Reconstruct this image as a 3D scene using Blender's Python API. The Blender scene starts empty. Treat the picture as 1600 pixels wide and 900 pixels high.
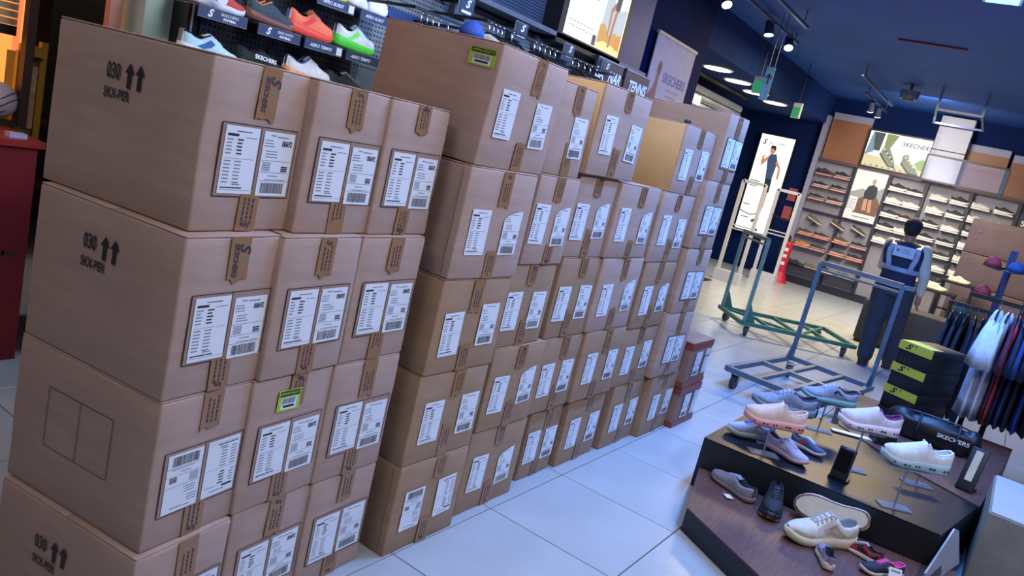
import bpy, bmesh, math, random
from math import sin, cos, pi, radians, sqrt
from mathutils import Vector, Matrix

RND = random.Random(11)
scene = bpy.context.scene
COL = scene.collection

# ------------------------------------------------------------------ camera
def make_camera():
    yaw, pitch, roll, H = 0.56281868, 0.197134782, 0.238918646, 1.544
    fwd = Vector((cos(yaw) * cos(pitch), sin(yaw) * cos(pitch), -sin(pitch)))
    right = Vector((sin(yaw), -cos(yaw), 0))
    up = right.cross(fwd)
    r = cos(roll) * right + sin(roll) * up
    u = -sin(roll) * right + cos(roll) * up
    m = Matrix(((r.x, u.x, -fwd.x, 0), (r.y, u.y, -fwd.y, 0), (r.z, u.z, -fwd.z, H), (0, 0, 0, 1)))
    cd = bpy.data.cameras.new('camera')
    cd.sensor_fit = 'HORIZONTAL'; cd.sensor_width = 36.0
    cd.lens = 1203.85 / 1600 * 36.0
    cd.clip_start = 0.05; cd.clip_end = 100
    co = bpy.data.objects.new('camera', cd); COL.objects.link(co)
    co.matrix_world = m
    scene.camera = co
make_camera()

# ------------------------------------------------------------------ world, exposure
wd = bpy.data.worlds.new('world'); scene.world = wd; wd.use_nodes = True
wd.node_tree.nodes['Background'].inputs[0].default_value = (0.25, 0.35, 0.6, 1)
wd.node_tree.nodes['Background'].inputs[1].default_value = 0.25
scene.view_settings.view_transform = 'Standard'
scene.view_settings.look = 'None'
scene.view_settings.exposure = 0.0
scene.view_settings.gamma = 1.0
scene.view_settings.use_curve_mapping = False

# ------------------------------------------------------------------ large lights of the shop and added unseen fills
def aim(o, target):
    d = Vector(target) - Vector(o.location)
    o.rotation_euler = d.to_track_quat('-Z', 'Y').to_euler()
def area(name, loc, target, sx, sy, power, color):
    l = bpy.data.lights.new(name, 'AREA'); l.shape = 'RECTANGLE'
    l.size = sx; l.size_y = sy; l.energy = power; l.color = color
    o = bpy.data.objects.new(name, l); COL.objects.link(o); o.location = loc
    aim(o, target); return o
def spot(name, loc, target, power, color, size=60, blend=0.6, rad=0.05):
    l = bpy.data.lights.new(name, 'SPOT'); l.energy = power; l.color = color
    l.spot_size = radians(size); l.spot_blend = blend; l.shadow_soft_size = rad
    o = bpy.data.objects.new(name, l); COL.objects.link(o); o.location = loc
    aim(o, target); return o
WARM = (1.0, 0.87, 0.68); NEUT = (1.0, 0.93, 0.90); COOL = (0.80, 0.88, 1.0); BLUE = (0.13, 0.36, 1.0)
area('lamp_front_a', (1.6, -1.3, 3.36), (1.9, 1.2, 0.6), 1.2, 0.6, 88, (1.0, 0.95, 0.95))
area('lamp_front_b', (4.0, -1.4, 3.36), (3.6, 1.2, 0.4), 1.2, 0.6, 34, (0.58, 0.68, 1.0))
area('fill_back', (-1.4, 0.9, 3.36), (0.6, 1.6, 0.8), 1.2, 0.6, 26, NEUT)  # unseen fill added to lift the carton sides
area('flare_blue', (5.2, 0.56, 3.27), (5.2, 0.56, 0), 0.22, 3.4, 215, BLUE).rotation_euler = (0, 0, radians(-84))  # blue light stands in for lens flare over table and floor
area('fill_ceiling_blue', (5.2, 0.56, 3.35), (5.2, 0.56, 4), 0.2, 3.4, 75, BLUE).rotation_euler = (pi, 0, radians(-84))  # up-light added to brighten the ceiling blue
area('fill_far_wall', (13.2, 1.9, 3.25), (15.3, 1.9, 1.1), 0.5, 3.4, 150, (1.0, 0.93, 0.86))  # added unseen wash, stands in for LEDs in the shoe bays
area('fill_far_floor', (10.6, 1.6, 3.35), (10.6, 1.6, 0), 1.2, 2.0, 270, (1.0, 0.76, 0.42))  # added unseen area light that warms the far floor
area('fill_shoe_wall', (2.6, 1.75, 3.3), (2.7, 3.1, 1.7), 0.3, 1.6, 42, COOL)  # unseen wash without fixture, brightens the pegboard shoes
area('fill_apparel_wall', (4.4, 1.9, 3.3), (4.4, 3.1, 1.9), 0.3, 1.6, 24, (0.75, 0.85, 1.0))  # unseen wash without fixture for the apparel side
area('fill_mall', (0.6, 4.6, 2.9), (0.6, 4.6, 0), 1.4, 1.0, 22, NEUT)  # unseen area light without fixture over the stall

# ------------------------------------------------------------------ materials
def lin(c):
    if isinstance(c, str):
        c = c.lstrip('#'); c = tuple(int(c[i:i + 2], 16) / 255 for i in (0, 2, 4))
    return tuple((x / 12.92 if x <= 0.04045 else ((x + 0.055) / 1.055) ** 2.4) for x in c[:3])
MATS = {}
def mat(name, col, rough=0.6, metal=0.0, var=0.06, scale=8.0, bump=0.0, bscale=60.0, spec=0.5, stretch=None, trans=0.0, alpha=1.0, coat=0.0):
    if name in MATS: return MATS[name]
    m = bpy.data.materials.new(name); m.use_nodes = True
    nt = m.node_tree; b = nt.nodes['Principled BSDF']
    c = lin(col)
    b.inputs['Roughness'].default_value = rough; b.inputs['Metallic'].default_value = metal
    b.inputs['Specular IOR Level'].default_value = spec
    b.inputs['Base Color'].default_value = (*c, 1)
    if coat: b.inputs['Coat Weight'].default_value = coat
    if trans: b.inputs['Transmission Weight'].default_value = trans; b.inputs['IOR'].default_value = 1.2
    if alpha < 1: b.inputs['Alpha'].default_value = alpha
    if var or bump:
        tc = nt.nodes.new('ShaderNodeTexCoord')
        src = tc.outputs['Object']
        if stretch:
            mp = nt.nodes.new('ShaderNodeMapping'); mp.inputs['Scale'].default_value = stretch
            nt.links.new(src, mp.inputs['Vector']); src = mp.outputs['Vector']
    if var:
        n = nt.nodes.new('ShaderNodeTexNoise'); n.inputs['Scale'].default_value = scale; n.inputs['Detail'].default_value = 4
        nt.links.new(src, n.inputs['Vector'])
        r = nt.nodes.new('ShaderNodeValToRGB')
        r.color_ramp.elements[0].position = 0.3; r.color_ramp.elements[1].position = 0.7
        r.color_ramp.elements[0].color = (*[x * (1 - var * 2) for x in c], 1)
        r.color_ramp.elements[1].color = (*[min(1, x * (1 + var * 2)) for x in c], 1)
        nt.links.new(n.outputs['Fac'], r.inputs['Fac']); nt.links.new(r.outputs['Color'], b.inputs['Base Color'])
    if bump:
        n2 = nt.nodes.new('ShaderNodeTexNoise'); n2.inputs['Scale'].default_value = bscale; n2.inputs['Detail'].default_value = 3
        nt.links.new(src, n2.inputs['Vector'])
        bp = nt.nodes.new('ShaderNodeBump'); bp.inputs['Strength'].default_value = bump; bp.inputs['Distance'].default_value = 0.01
        nt.links.new(n2.outputs['Fac'], bp.inputs['Height']); nt.links.new(bp.outputs['Normal'], b.inputs['Normal'])
    MATS[name] = m
    return m
def emit(name, col, strength=1.0):
    if name in MATS: return MATS[name]
    m = bpy.data.materials.new(name); m.use_nodes = True
    nt = m.node_tree; b = nt.nodes['Principled BSDF']; c = lin(col)
    b.inputs['Base Color'].default_value = (*[x * 0.3 for x in c], 1)
    b.inputs['Emission Color'].default_value = (*c, 1); b.inputs['Emission Strength'].default_value = strength
    MATS[name] = m
    return m
def ribbed(name, col, scale, rough=0.5, axis='Z', strength=0.6):
    m = mat(name, col, rough, var=0.04)
    nt = m.node_tree; b = nt.nodes['Principled BSDF']
    tc = nt.nodes.new('ShaderNodeTexCoord'); w = nt.nodes.new('ShaderNodeTexWave')
    w.bands_direction = axis; w.inputs['Scale'].default_value = scale
    bp = nt.nodes.new('ShaderNodeBump'); bp.inputs['Strength'].default_value = strength; bp.inputs['Distance'].default_value = 0.02
    nt.links.new(tc.outputs['Object'], w.inputs['Vector']); nt.links.new(w.outputs['Fac'], bp.inputs['Height'])
    nt.links.new(bp.outputs['Normal'], b.inputs['Normal'])
    return m

# ------------------------------------------------------------------ mesh helpers
class MB:
    """collects faces, then links them as ONE mesh object"""
    def __init__(s): s.v = []; s.f = []; s.m = []
    def add(s, vs, fs, mi=0, mx=None):
        o = len(s.v)
        for p in vs:
            p = Vector(p); s.v.append(mx @ p if mx else p)
        for f in fs: s.f.append([i + o for i in f]); s.m.append(mi)
        return s
    def box(s, c, d, mi=0, mx=None):
        x, y, z = c; a, b, e = d[0] / 2, d[1] / 2, d[2] / 2
        vs = [(x + i * a, y + j * b, z + k * e) for i in (-1, 1) for j in (-1, 1) for k in (-1, 1)]
        return s.add(vs, [(0, 1, 3, 2), (4, 6, 7, 5), (0, 4, 5, 1), (2, 3, 7, 6), (0, 2, 6, 4), (1, 5, 7, 3)], mi, mx)
    def prism(s, poly, z0, z1, mi=0, mx=None):
        n = len(poly); vs = [(x, y, z0) for x, y in poly] + [(x, y, z1) for x, y in poly]
        fs = [tuple(reversed(range(n))), tuple(range(n, 2 * n))] + [(i, (i + 1) % n, n + (i + 1) % n, n + i) for i in range(n)]
        return s.add(vs, fs, mi, mx)
    def flat(s, poly, z=0, mi=0, mx=None):
        return s.add([(x, y, z) for x, y in poly], [tuple(range(len(poly)))], mi, mx)
    def rect(s, x0, y0, x1, y1, z=0, mi=0, mx=None):
        return s.flat([(x0, y0), (x1, y0), (x1, y1), (x0, y1)], z, mi, mx)
    def ring(s, rings, mi=0, cap=True, mx=None):
        n = len(rings[0]); vs = [p for r in rings for p in r]; fs = []
        for k in range(len(rings) - 1):
            for i in range(n):
                j = (i + 1) % n
                fs.append((k * n + i, k * n + j, (k + 1) * n + j, (k + 1) * n + i))
        if cap:
            fs.append(tuple(reversed(range(n)))); fs.append(tuple(range((len(rings) - 1) * n, len(rings) * n)))
        return s.add(vs, fs, mi, mx)
    def cone(s, p0, p1, r0, r1, n=10, mi=0, mx=None):
        p0, p1 = Vector(p0), Vector(p1); d = (p1 - p0).normalized()
        a = d.orthogonal().normalized(); b = d.cross(a)
        R = [[p + r * (cos(2 * pi * i / n) * a + sin(2 * pi * i / n) * b) for i in range(n)] for p, r in ((p0, r0), (p1, r1))]
        return s.ring(R, mi, True, mx)
    def tube(s, path, r, n=8, mi=0, mx=None, rad=None):
        path = [Vector(p) for p in path]; R = []; a = None
        for k, p in enumerate(path):
            d = (path[min(k + 1, len(path) - 1)] - path[max(k - 1, 0)]).normalized()
            if a is None: a = d.orthogonal().normalized()
            else: a = (a - a.dot(d) * d).normalized()
            b = d.cross(a); rr = rad[k] if rad else r
            R.append([p + rr * (cos(2 * pi * i / n) * a + sin(2 * pi * i / n) * b) for i in range(n)])
        return s.ring(R, mi, True, mx)
    def bar(s, p0, p1, w, h, mi=0):
        p0, p1 = Vector(p0), Vector(p1); d = (p1 - p0).normalized()
        up = Vector((0, 0, 1)) if abs(d.z) < 0.9 else Vector((1, 0, 0))
        a = d.cross(up).normalized(); b = a.cross(d)
        R = [[p + i * a * w / 2 + j * b * h / 2 for i, j in ((-1, -1), (1, -1), (1, 1), (-1, 1))] for p in (p0, p1)]
        return s.ring(R, mi)
    def ell(s, c, r, n=12, k=8, mi=0, mx=None):
        c = Vector(c); R = []
        for i in range(k + 1):
            t = -pi / 2 + pi * min(max(i / k, 0.02), 0.98)
            R.append([c + Vector((r[0] * cos(t) * cos(2 * pi * j / n), r[1] * cos(t) * sin(2 * pi * j / n), r[2] * sin(t))) for j in range(n)])
        return s.ring(R, mi, True, mx)
    def mesh(s, name, mats, smooth=False):
        me = bpy.data.meshes.new(name)
        me.from_pydata([tuple(v) for v in s.v], [], s.f)
        for m in (mats if isinstance(mats, (list, tuple)) else [mats]): me.materials.append(m)
        me.polygons.foreach_set('material_index', s.m)
        if smooth: me.polygons.foreach_set('use_smooth', [True] * len(s.f))
        me.update(); return me
    def build(s, name, mats, parent=None, loc=(0, 0, 0), rot=(0, 0, 0), smooth=False):
        return obj(name, s.mesh(name, mats, smooth), parent, loc, rot)
def obj(name, me, parent=None, loc=(0, 0, 0), rot=(0, 0, 0)):
    o = bpy.data.objects.new(name, me); COL.objects.link(o)
    o.location = loc; o.rotation_euler = rot
    if parent: o.parent = parent
    return o
def tag(o, label=None, cat=None, group=None, kind=None):
    if label: o['label'] = label
    if cat: o['category'] = cat
    if group: o['group'] = group
    if kind: o['kind'] = kind
    return o
def thing(name, label, cat, loc=(0, 0, 0), rz=0, group=None):
    o = bpy.data.objects.new(name, None); COL.objects.link(o); o.empty_display_size = 0.05
    o.location = loc; o.rotation_euler = (0, 0, rz) if not isinstance(rz, (tuple, list)) else rz
    return tag(o, label, cat, group)
def bevel_box_mesh(name, d, bev, mats, seg=2, jitter=0.0, seed=0, smooth=True):
    bm = bmesh.new(); bmesh.ops.create_cube(bm, size=1)
    for v in bm.verts: v.co = Vector((v.co.x * d[0], v.co.y * d[1], v.co.z * d[2]))
    if jitter:
        r = random.Random(seed)
        bmesh.ops.subdivide_edges(bm, edges=bm.edges[:], cuts=3, use_grid_fill=True)
        for v in bm.verts: v.co += Vector((r.uniform(-1, 1), r.uniform(-1, 1), r.uniform(-.5, .5))) * jitter
        sharp = [e for e in bm.edges if e.calc_face_angle(0) > 0.6]
    else: sharp = bm.edges[:]
    bmesh.ops.bevel(bm, geom=sharp, offset=bev, segments=seg, affect='EDGES', profile=0.5)
    me = bpy.data.meshes.new(name); bm.to_mesh(me); bm.free()
    for m in (mats if isinstance(mats, (list, tuple)) else [mats]): me.materials.append(m)
    if smooth: me.polygons.foreach_set('use_smooth', [True] * len(me.polygons)); me.set_sharp_from_angle(angle=radians(50))
    return me
TXT = {}
def text_mesh(body, size, m, shear=0.0, bold=0.0, sx=1.0, align='CENTER', space=1.0):
    key = (body, size, m.name, shear, bold, sx, align, space)
    if key in TXT: return TXT[key]
    cu = bpy.data.curves.new('lettering', 'FONT'); cu.body = body; cu.size = size; cu.shear = shear
    cu.align_x = align; cu.align_y = 'CENTER'; cu.offset = bold; cu.resolution_u = 3; cu.space_character = space
    o = bpy.data.objects.new('tmp_text', cu); COL.objects.link(o)
    dg = bpy.context.evaluated_depsgraph_get(); dg.update()
    me = bpy.data.meshes.new_from_object(o.evaluated_get(dg)); me.name = 'lettering'
    bpy.data.objects.remove(o); bpy.data.curves.remove(cu)
    for v in me.vertices: v.co.x *= sx
    me.materials.clear(); me.materials.append(m)
    TXT[key] = me
    return me
FRONT = (pi / 2, 0, 0)            # a flat sheet drawn in XY, stood up facing -Y
SIDE = (pi / 2, 0, -pi / 2)       # the same, facing -X
def blob(name, build, voxel, mats, smooth_it=4):
    """overlapping shapes fused into one continuous skin"""
    mb = MB(); build(mb); me = mb.mesh(name + '_raw', mats)
    bm = bmesh.new(); bm.from_mesh(me); bmesh.ops.recalc_face_normals(bm, faces=bm.faces[:]); bm.to_mesh(me); bm.free()
    o = bpy.data.objects.new('tmp_blob', me); COL.objects.link(o)
    r = o.modifiers.new('r', 'REMESH'); r.mode = 'VOXEL'; r.voxel_size = voxel; r.use_smooth_shade = True
    s = o.modifiers.new('s', 'SMOOTH'); s.factor = 0.5; s.iterations = smooth_it
    dg = bpy.context.evaluated_depsgraph_get(); dg.update()
    out = bpy.data.meshes.new_from_object(o.evaluated_get(dg)); out.name = name
    bpy.data.objects.remove(o); bpy.data.meshes.remove(me)
    out.materials.clear()
    for m in (mats if isinstance(mats, (list, tuple)) else [mats]): out.materials.append(m)
    return out
ORD = ['first', 'second', 'third', 'fourth', 'fifth', 'sixth', 'seventh', 'eighth', 'ninth', 'tenth', 'eleventh', 'twelfth']
# ================================================================== the setting
def struct(name, mb, m, parent=None, **k):
    o = mb.build(name, m, parent, **k)
    if not parent: o['kind'] = 'structure'
    return o
M_grout = mat('floor_joint', '#2b2f36', 0.9, var=0.05)
M_tile = mat('porcelain_tile', '#a9b1b8', 0.25, var=0.03, scale=3.0, spec=0.5)
M_ceil = mat('ceiling_hazed_blue', '#0a4a9c', 0.7, var=0.05, scale=1.5)  # blue lens haze is put into the ceiling's base colour
M_soffit = mat('soffit_paint', '#1b336a', 0.8, var=0.04, spec=0.1)
M_dark = mat('dark_wall_paint', '#0c1e4c', 0.8, var=0.06, scale=2, spec=0.08)
M_navy = mat('navy_panel', '#1d2a4d', 0.5, var=0.05, scale=2)
M_black = mat('black_metal', '#14161b', 0.45, var=0.05)
M_white = mat('white_paint', '#dcdcdc', 0.5, var=0.03)
M_grey = mat('grey_paint', '#8d9097', 0.5, var=0.04)
M_mall = mat('mall_wall', '#5a544c', 0.7, var=0.06)

floor = struct('floor', MB().box((6.2, 0.6, -0.02), (19.0, 11.6, 0.02)), M_grout)
TX, TY, TS = 2.015, 1.494, 0.6
tile_me = bevel_box_mesh('tile', (TS - 0.005, TS - 0.005, 0.01), 0.0015, M_tile, seg=1, smooth=False)
near, rest = [], MB()
for i in range(-6, 24):
    for j in range(-10, 8):
        cx, cy = TX + (i + 0.5) * TS, TY + (j + 0.5) * TS
        if cx > 15.5 or cy > 6.3 or cy < -5.1: continue
        inview = (1.0 < cx < 14.0 and -1.2 < cy < 3.2) or (0.2 < cx < 2.3 and 1.6 < cy < 4.4) or (8 < cx < 14.5 and 3 < cy < 5.2)
        if inview: near.append((cx, cy))
        else: rest.box((cx, cy, -0.005), (TS - 0.005, TS - 0.005, 0.01))
for cx, cy in near[:298]:
    obj('tile', tile_me, floor, (cx, cy, -0.005))
for cx, cy in near[298:]: rest.box((cx, cy, -0.005), (TS - 0.005, TS - 0.005, 0.01))
o = rest.build('tile_field', M_tile, floor); o['kind'] = 'stuff'

struct('ceiling', MB().box((6.2, 0.6, 3.56), (19.0, 11.6, 0.1)), M_ceil)
# lowered soffit over the way out
struct('trim_1', MB().box((10.75, 4.5, 3.25), (9.4, 1.5, 0.5)), M_soffit)
struct('wall_far', MB().box((15.42, 0.6, 1.75), (0.2, 11.6, 3.6)), M_dark)
struct('wall_right', MB().box((6.2, -5.25, 1.75), (19.0, 0.1, 3.6)), M_grey)
struct('wall_back', MB().box((-3.25, 0.6, 1.75), (0.1, 11.6, 3.6)), M_grey)
struct('wall_mall', MB().box((2.2, 6.35, 1.75), (11.0, 0.1, 3.6)), M_mall)
# shop wall behind the cartons: from the pillar to the end panel
M_slat = ribbed('ribbed_wall_panel', '#3c4a63', 16, 0.45)
wl = struct('wall_left', MB().box((4.05, 3.32, 1.75), (3.96, 0.2, 3.6)), M_navy)
struct('upper_ribbed_panel', MB().box((3.75, 3.19, 2.87), (3.3, 0.06, 1.26)), M_slat, wl)
struct('end_panel', MB().box((5.735, 3.16, 2.88), (0.59, 0.14, 1.28)), mat('end_panel_navy', '#22365f', 0.5, var=0.04), wl)
struct('ledge_trim', MB().box((4.05, 3.12, 2.235), (3.96, 0.2, 0.03)), mat('ledge_grey', '#59616e', 0.5), wl)
# partition carrying the banner and the side wall with roller shutter
struct('wall_partition', MB().box((7.24, 3.62, 1.75), (2.4, 0.1, 3.6)), M_dark)
struct('wall_side', MB().box((11.6, 5.3, 1.75), (8.0, 0.1, 3.6)), M_dark)
sh = thing('roller_shutter', 'grey roller shutter of horizontal slats beside the exit', 'shutter', (0, 4.68, 0))
M_sh = mat('shutter_steel', '#8f96a3', 0.35, 0.3, var=0.04)
slat = MB()
slat.prism([(-0.03, -0.055), (0.0, -0.05), (0.02, 0.0), (0.0, 0.05), (-0.03, 0.055)], -1.85, 1.85)
slat_me = slat.mesh('slat', M_sh)
for k in range(24):
    obj('slat', slat_me, sh, (11.35, 0, 0.06 + k * 0.118), (pi / 2, 0, -pi / 2))
MB().box((11.35, -0.0, 2.965), (3.75, 0.12, 0.05)).build('housing', M_black, sh)
# round downlights of the soffit
M_dl = emit('downlight_glow', '#fff1d6', 9.0)
for i, (x, y) in enumerate(((10.43, 4.18), (11.39, 4.21), (12.37, 4.24), (13.3, 4.19))):
    t = thing('downlight', '%s round downlight from the banner, in the soffit' % ORD[i], 'light', (x, y, 3.0), 0, 'round soffit downlights')
    MB().cone((0, 0, -0.012), (0, 0, 0.0), 0.21, 0.22, 24).build('trim_ring', M_white, t)
    MB().cone((0, 0, -0.016), (0, 0, -0.012), 0.185, 0.185, 24).build('lens', M_dl, t)
    spot('downlight_beam', (x, y, 2.96), (x, y, 0), 26, WARM, 110, 0.8, 0.12)
# linear pendant and the ceiling panels whose light falls on the cartons
t = thing('linear_pendant', 'blue linear lamp, extended to imitate lens flare, top right', 'light', (5.2, 0.56, 3.3), radians(6))  # only its end is in view; length added to carry the flare's blue
MB().box((0, 0, 0.02), (3.5, 0.26, 0.04)).build('housing', M_white, t)
MB().box((0, 0, -0.006), (3.4, 0.22, 0.01)).build('diffuser', emit('cool_diffuser', '#7fb0ff', 3.0), t)
for s in (-1.2, 1.2): MB().cone((s, 0, 0.04), (s, 0, 0.21), 0.006, 0.006, 6).build('suspension_rod', M_black, t)
for n, x, y in (('left', 1.6, -1.3), ('right', 4.0, -1.4)):
    t = thing('ceiling_panel_light', 'square white ceiling panel light, %s one above the camera aisle' % n, 'light', (x, y, 3.42), 0, 'aisle panel lights')
    MB().box((0, 0, 0.03), (1.3, 0.7, 0.05)).build('frame', M_white, t)
    MB().box((0, 0, 0.0), (1.2, 0.6, 0.01)).build('diffuser', emit('panel_diffuser', '#fff4ea', 3.0), t)
# track rails with spot heads
M_head = mat('spot_head', '#2a3350', 0.4, var=0.03)
M_spotlens = emit('spot_lens', '#f4f6ff', 14.0)
def track(x0, x1, y, z, label):
    t = thing('light_track', label, 'light track', (0, 0, 0))
    MB().box(((x0 + x1) / 2, y, z), (x1 - x0, 0.035, 0.03)).build('rail', mat('track_metal', '#46557c', 0.35, 0.4, var=0.03), t)
    for x in (x0 + 0.15, x1 - 0.15): MB().cone((x, y, z), (x, y, 3.51), 0.006, 0.006, 6).build('suspension_rod', M_head, t)
track(7.4, 10.2, 3.15, 3.42, 'long lamp track near the soffit edge')
track(7.7, 8.9, 2.7, 3.36, 'short lamp track above the carton row')
track(11.3, 13.9, 2.52, 3.34, 'lamp track running toward the lit screen')
track(12.9, 14.9, 2.75, 3.34, 'lamp track nearest the far shoe wall')
def spot_head(x, y, z, d, label, group='track spotlights'):
    t = thing('spotlight', label, 'spotlight', (x, y, z), 0, group)
    d = Vector(d).normalized()
    MB().cone(d * 0.02, -d * 0.14, 0.055, 0.048, 16).build('housing', M_head, t, smooth=False)
    MB().cone(d * 0.021, d * 0.026, 0.05, 0.05, 16).build('lens', M_spotlens, t)
    MB().cone(-d * 0.08, (0, 0, 0.16), 0.01, 0.01, 6).build('bracket', M_head, t)
    s = spot('spot_beam', (x + d.x * .05, y + d.y * .05, z + d.z * .05), (x + d.x, y + d.y, z + d.z), 20, (1, .95, .9), 50, .6, .04)
spot_head(7.93, 3.28, 3.3, (-0.4, -0.5, -0.75), 'track spotlight nearest the camera, cut by the top edge')
spot_head(9.17, 3.19, 3.3, (-0.1, -0.2, -1), 'middle track spotlight above the hanging arrow sign')
spot_head(9.82, 3.13, 3.3, (-0.5, -0.3, -0.8), 'round track spotlight right above the hanging arrow sign')
spot_head(13.64, 2.76, 3.19, (0.5, 0.0, -0.9), 'left spotlight of the pair by the lit screen')
spot_head(14.2, 2.74, 3.19, (0.5, 0.0, -0.9), 'right spotlight of the pair by the lit screen')
# exit signs
M_green = emit('exit_green', '#2f9d6a', 0.7); M_signw = mat('sign_white', '#c7d6dc', 0.5, var=0.02)
def exit_sign(x, y, z, label, ry):
    t = thing('exit_sign', label, 'exit sign', (x, y, z), ry, 'hanging exit signs')
    MB().box((0, 0, 0), (0.03, 0.15, 0.22)).build('housing', M_signw, t)
    MB().box((-0.017, 0, -0.025), (0.006, 0.13, 0.15)).build('panel', M_green, t)
    MB().cone((0, 0, 0.11), (0, 0, 3.505 - z), 0.006, 0.006, 6).build('suspension_rod', M_head, t)
exit_sign(10.5, 3.59, 2.88, 'green exit sign behind the hanging arrow sign', radians(-10))
exit_sign(12.0, 3.426, 2.80, 'green exit sign nearest the far shoe wall', radians(-25))
t = thing('arrow_sign', 'narrow pale teal hanging sign with black arrow', 'sign', (9.0, 2.987, 2.72), radians(12))
MB().box((0, 0, 0), (0.02, 0.092, 0.37)).build('board', mat('sign_teal', '#8fc3cc', 0.4, var=0.03), t)
ar = MB(); ar.flat([(-0.007, -0.07), (0.007, -0.07), (0.007, 0.015), (0.03, -0.01), (0.033, 0.008), (0, 0.055), (-0.033, 0.008), (-0.03, -0.01), (-0.007, 0.015)])
ar.build('arrow', M_black, t, (-0.012, 0, 0.06), SIDE)
for s in (-0.03, 0.03): MB().cone((0, s, 0.185), (0, s, 0.785), 0.004, 0.004, 6).build('suspension_rod', M_head, t)
# red sprinkler pipes and hanging frame high over the far half of the shop
M_pipe = mat('red_pipe', '#7a2340', 0.5, var=0.04)
for n, a, b in (('upper', (6.9, 1.6, 3.497), (7.1, 0.9, 3.497)), ('lower', (9.6, 1.9, 3.497), (9.7, 1.2, 3.497))):
    tag(MB().tube([a, b], 0.012, 8).build('sprinkler_pipe', M_pipe), 'thin red ceiling pipe, %s of the two' % n, 'pipe', 'red ceiling pipes')
t = thing('ceiling_rack', 'grey metal rack hanging from the ceiling above white column', 'ceiling rack', (0, 0, 0))
M_fr = mat('frame_grey', '#5b6a92', 0.4, 0.3, var=0.03)
for a, b in (((12.36, 1.66, 3.2), (12.38, 1.09, 3.2)), ((12.36, 1.66, 3.2), (13.9, 1.85, 3.2)), ((12.38, 1.09, 3.2), (13.9, 1.15, 3.2)), ((13.9, 1.85, 3.2), (13.9, 1.15, 3.2)), ((12.36, 1.66, 3.2), (12.36, 1.66, 3.51)), ((12.38, 1.09, 3.2), (12.38, 1.09, 3.51))):
    MB().bar(a, b, 0.03, 0.03).build('bar', M_fr, t)
t = thing('ceiling_speaker', 'round ceiling projector beside the hanging frame', 'projector', (12.6, 2.1, 3.3), 0)
MB().cone((0, 0, 0.0), (0, 0, 0.12), 0.12, 0.14, 16).build('housing', mat('proj_grey', '#5a6889', 0.4), t)
MB().cone((0, 0, -0.02), (0, 0, 0.0), 0.07, 0.09, 16).build('lens_ring', M_black, t)
MB().cone((0, 0, 0.12), (0, 0, 0.21), 0.02, 0.02, 8).build('mount', M_head, t)
# ================================================================== cartons
M_card = mat('corrugated_card', '#ab9184', 0.72, var=0.035, scale=5.0, bump=0.05, bscale=30, stretch=(1, 1, 6))
M_card2 = mat('corrugated_card_tan', '#9d7f64', 0.72, var=0.05, scale=4.0, bump=0.08, bscale=25, stretch=(1, 1, 5))
M_kraft = mat('kraft_light', '#c39d6c', 0.7, var=0.04, scale=4)
M_tape = mat('tan_tape', '#96714f', 0.32, var=0.06, scale=20)
M_paper = mat('label_paper', '#dfe4ea', 0.45, var=0.01)
M_ink = mat('black_ink', '#23232b', 0.6, var=0.0)
M_inkg = mat('grey_ink', '#7c8390', 0.6, var=0.0)
M_tapeink = mat('tape_ink', '#41323a', 0.6, var=0.0)
M_teal = mat('tape_teal_ink', '#4d8a80', 0.6, var=0.0)
M_pouch = mat('pouch_film', '#a08578', 0.25, var=0.02)
M_lime = mat('lime_sticker', '#a3c63c', 0.45, var=0.02)
LW, LH = 0.105, 0.157
sheet_me = MB().box((0, 0, 0), (LW, LH, 0.0006)).mesh('label_sheet', M_paper)
torn = MB(); torn.prism([(-.052, -.078), (.05, -.076), (.052, .08), (.03, .079), (-.02, .069), (-.045, .058), (-.053, .05)], -0.0003, 0.0003)
torn_me = torn.mesh('label_sheet', M_paper)
def line_print(seed, kind):
    """the rows of tiny print and the bar code of a paper label"""
    r = random.Random(seed); mb = MB(); z = 0.0006
    if kind == 'list':
        mb.rect(-.02, .066, .028, .068, z); mb.rect(-.046, .055, -.012, .061, z); mb.rect(.01, .053, .045, .055, z, 1)
        for k in range(5):
            y = .046 - k * .008
            mb.rect(-.046, y, -.046 + r.uniform(.012, .02), y + .003, z, 1); mb.rect(-.014, y, -.014 + r.uniform(.014, .02), y + .0035, z)
        mb.rect(-.048, .0035, .046, .0045, z, 1)
        for k in range(7):
            y = -.004 - k * .0082
            mb.rect(-.046, y, -.026, y + .003, z, 1); mb.rect(-.014, y, .006, y + .003, z, 1)
        mb.rect(-.012, -.058, .012, -.055, z, 1); mb.rect(-.046, -.066, .02, -.063, z); mb.rect(-.048, -.0705, .048, -.0695, z, 1)
    else:
        mb.rect(-.03, .068, -.012, .071, z, 1); mb.rect(-.008, .066, .03, .069, z, 1)
        for k in range(3): mb.rect(-.048, .056 - k * .007, -.048 + r.uniform(.02, .036), .0585 - k * .007, z, 1)
        for k in range(3): mb.rect(-.04, .03 - k * .007, -.04 + r.uniform(.03, .05), .0325 - k * .007, z, 1)
        for y in (.008, -.021, -.042): mb.rect(-.05, y, .05, y + .0009, z)
        for k in range(6): mb.rect(-.045, -.017 + k * .0038, -.018, -.0148 + k * .0038, z, 1)
        for k in range(3): mb.rect(.02, -.017 + k * .005, .042, -.0135 + k * .005, z)
        mb.rect(-.02, -.03, .012, -.0275, z, 1); mb.rect(-.03, -.039, .04, -.037, z, 1)
        x = -.04
        while x < .038:
            w = r.choice((.0012, .0018, .0026)); mb.rect(x, -.072, x + w, -.046, z); x += w + r.choice((.0012, .0018))
    return mb.mesh('label_print', [M_ink, M_inkg])
LIST_ME = [line_print(i, 'list') for i in range(3)]
SHIP_ME = [line_print(10 + i, 'ship') for i in range(3)]
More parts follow.
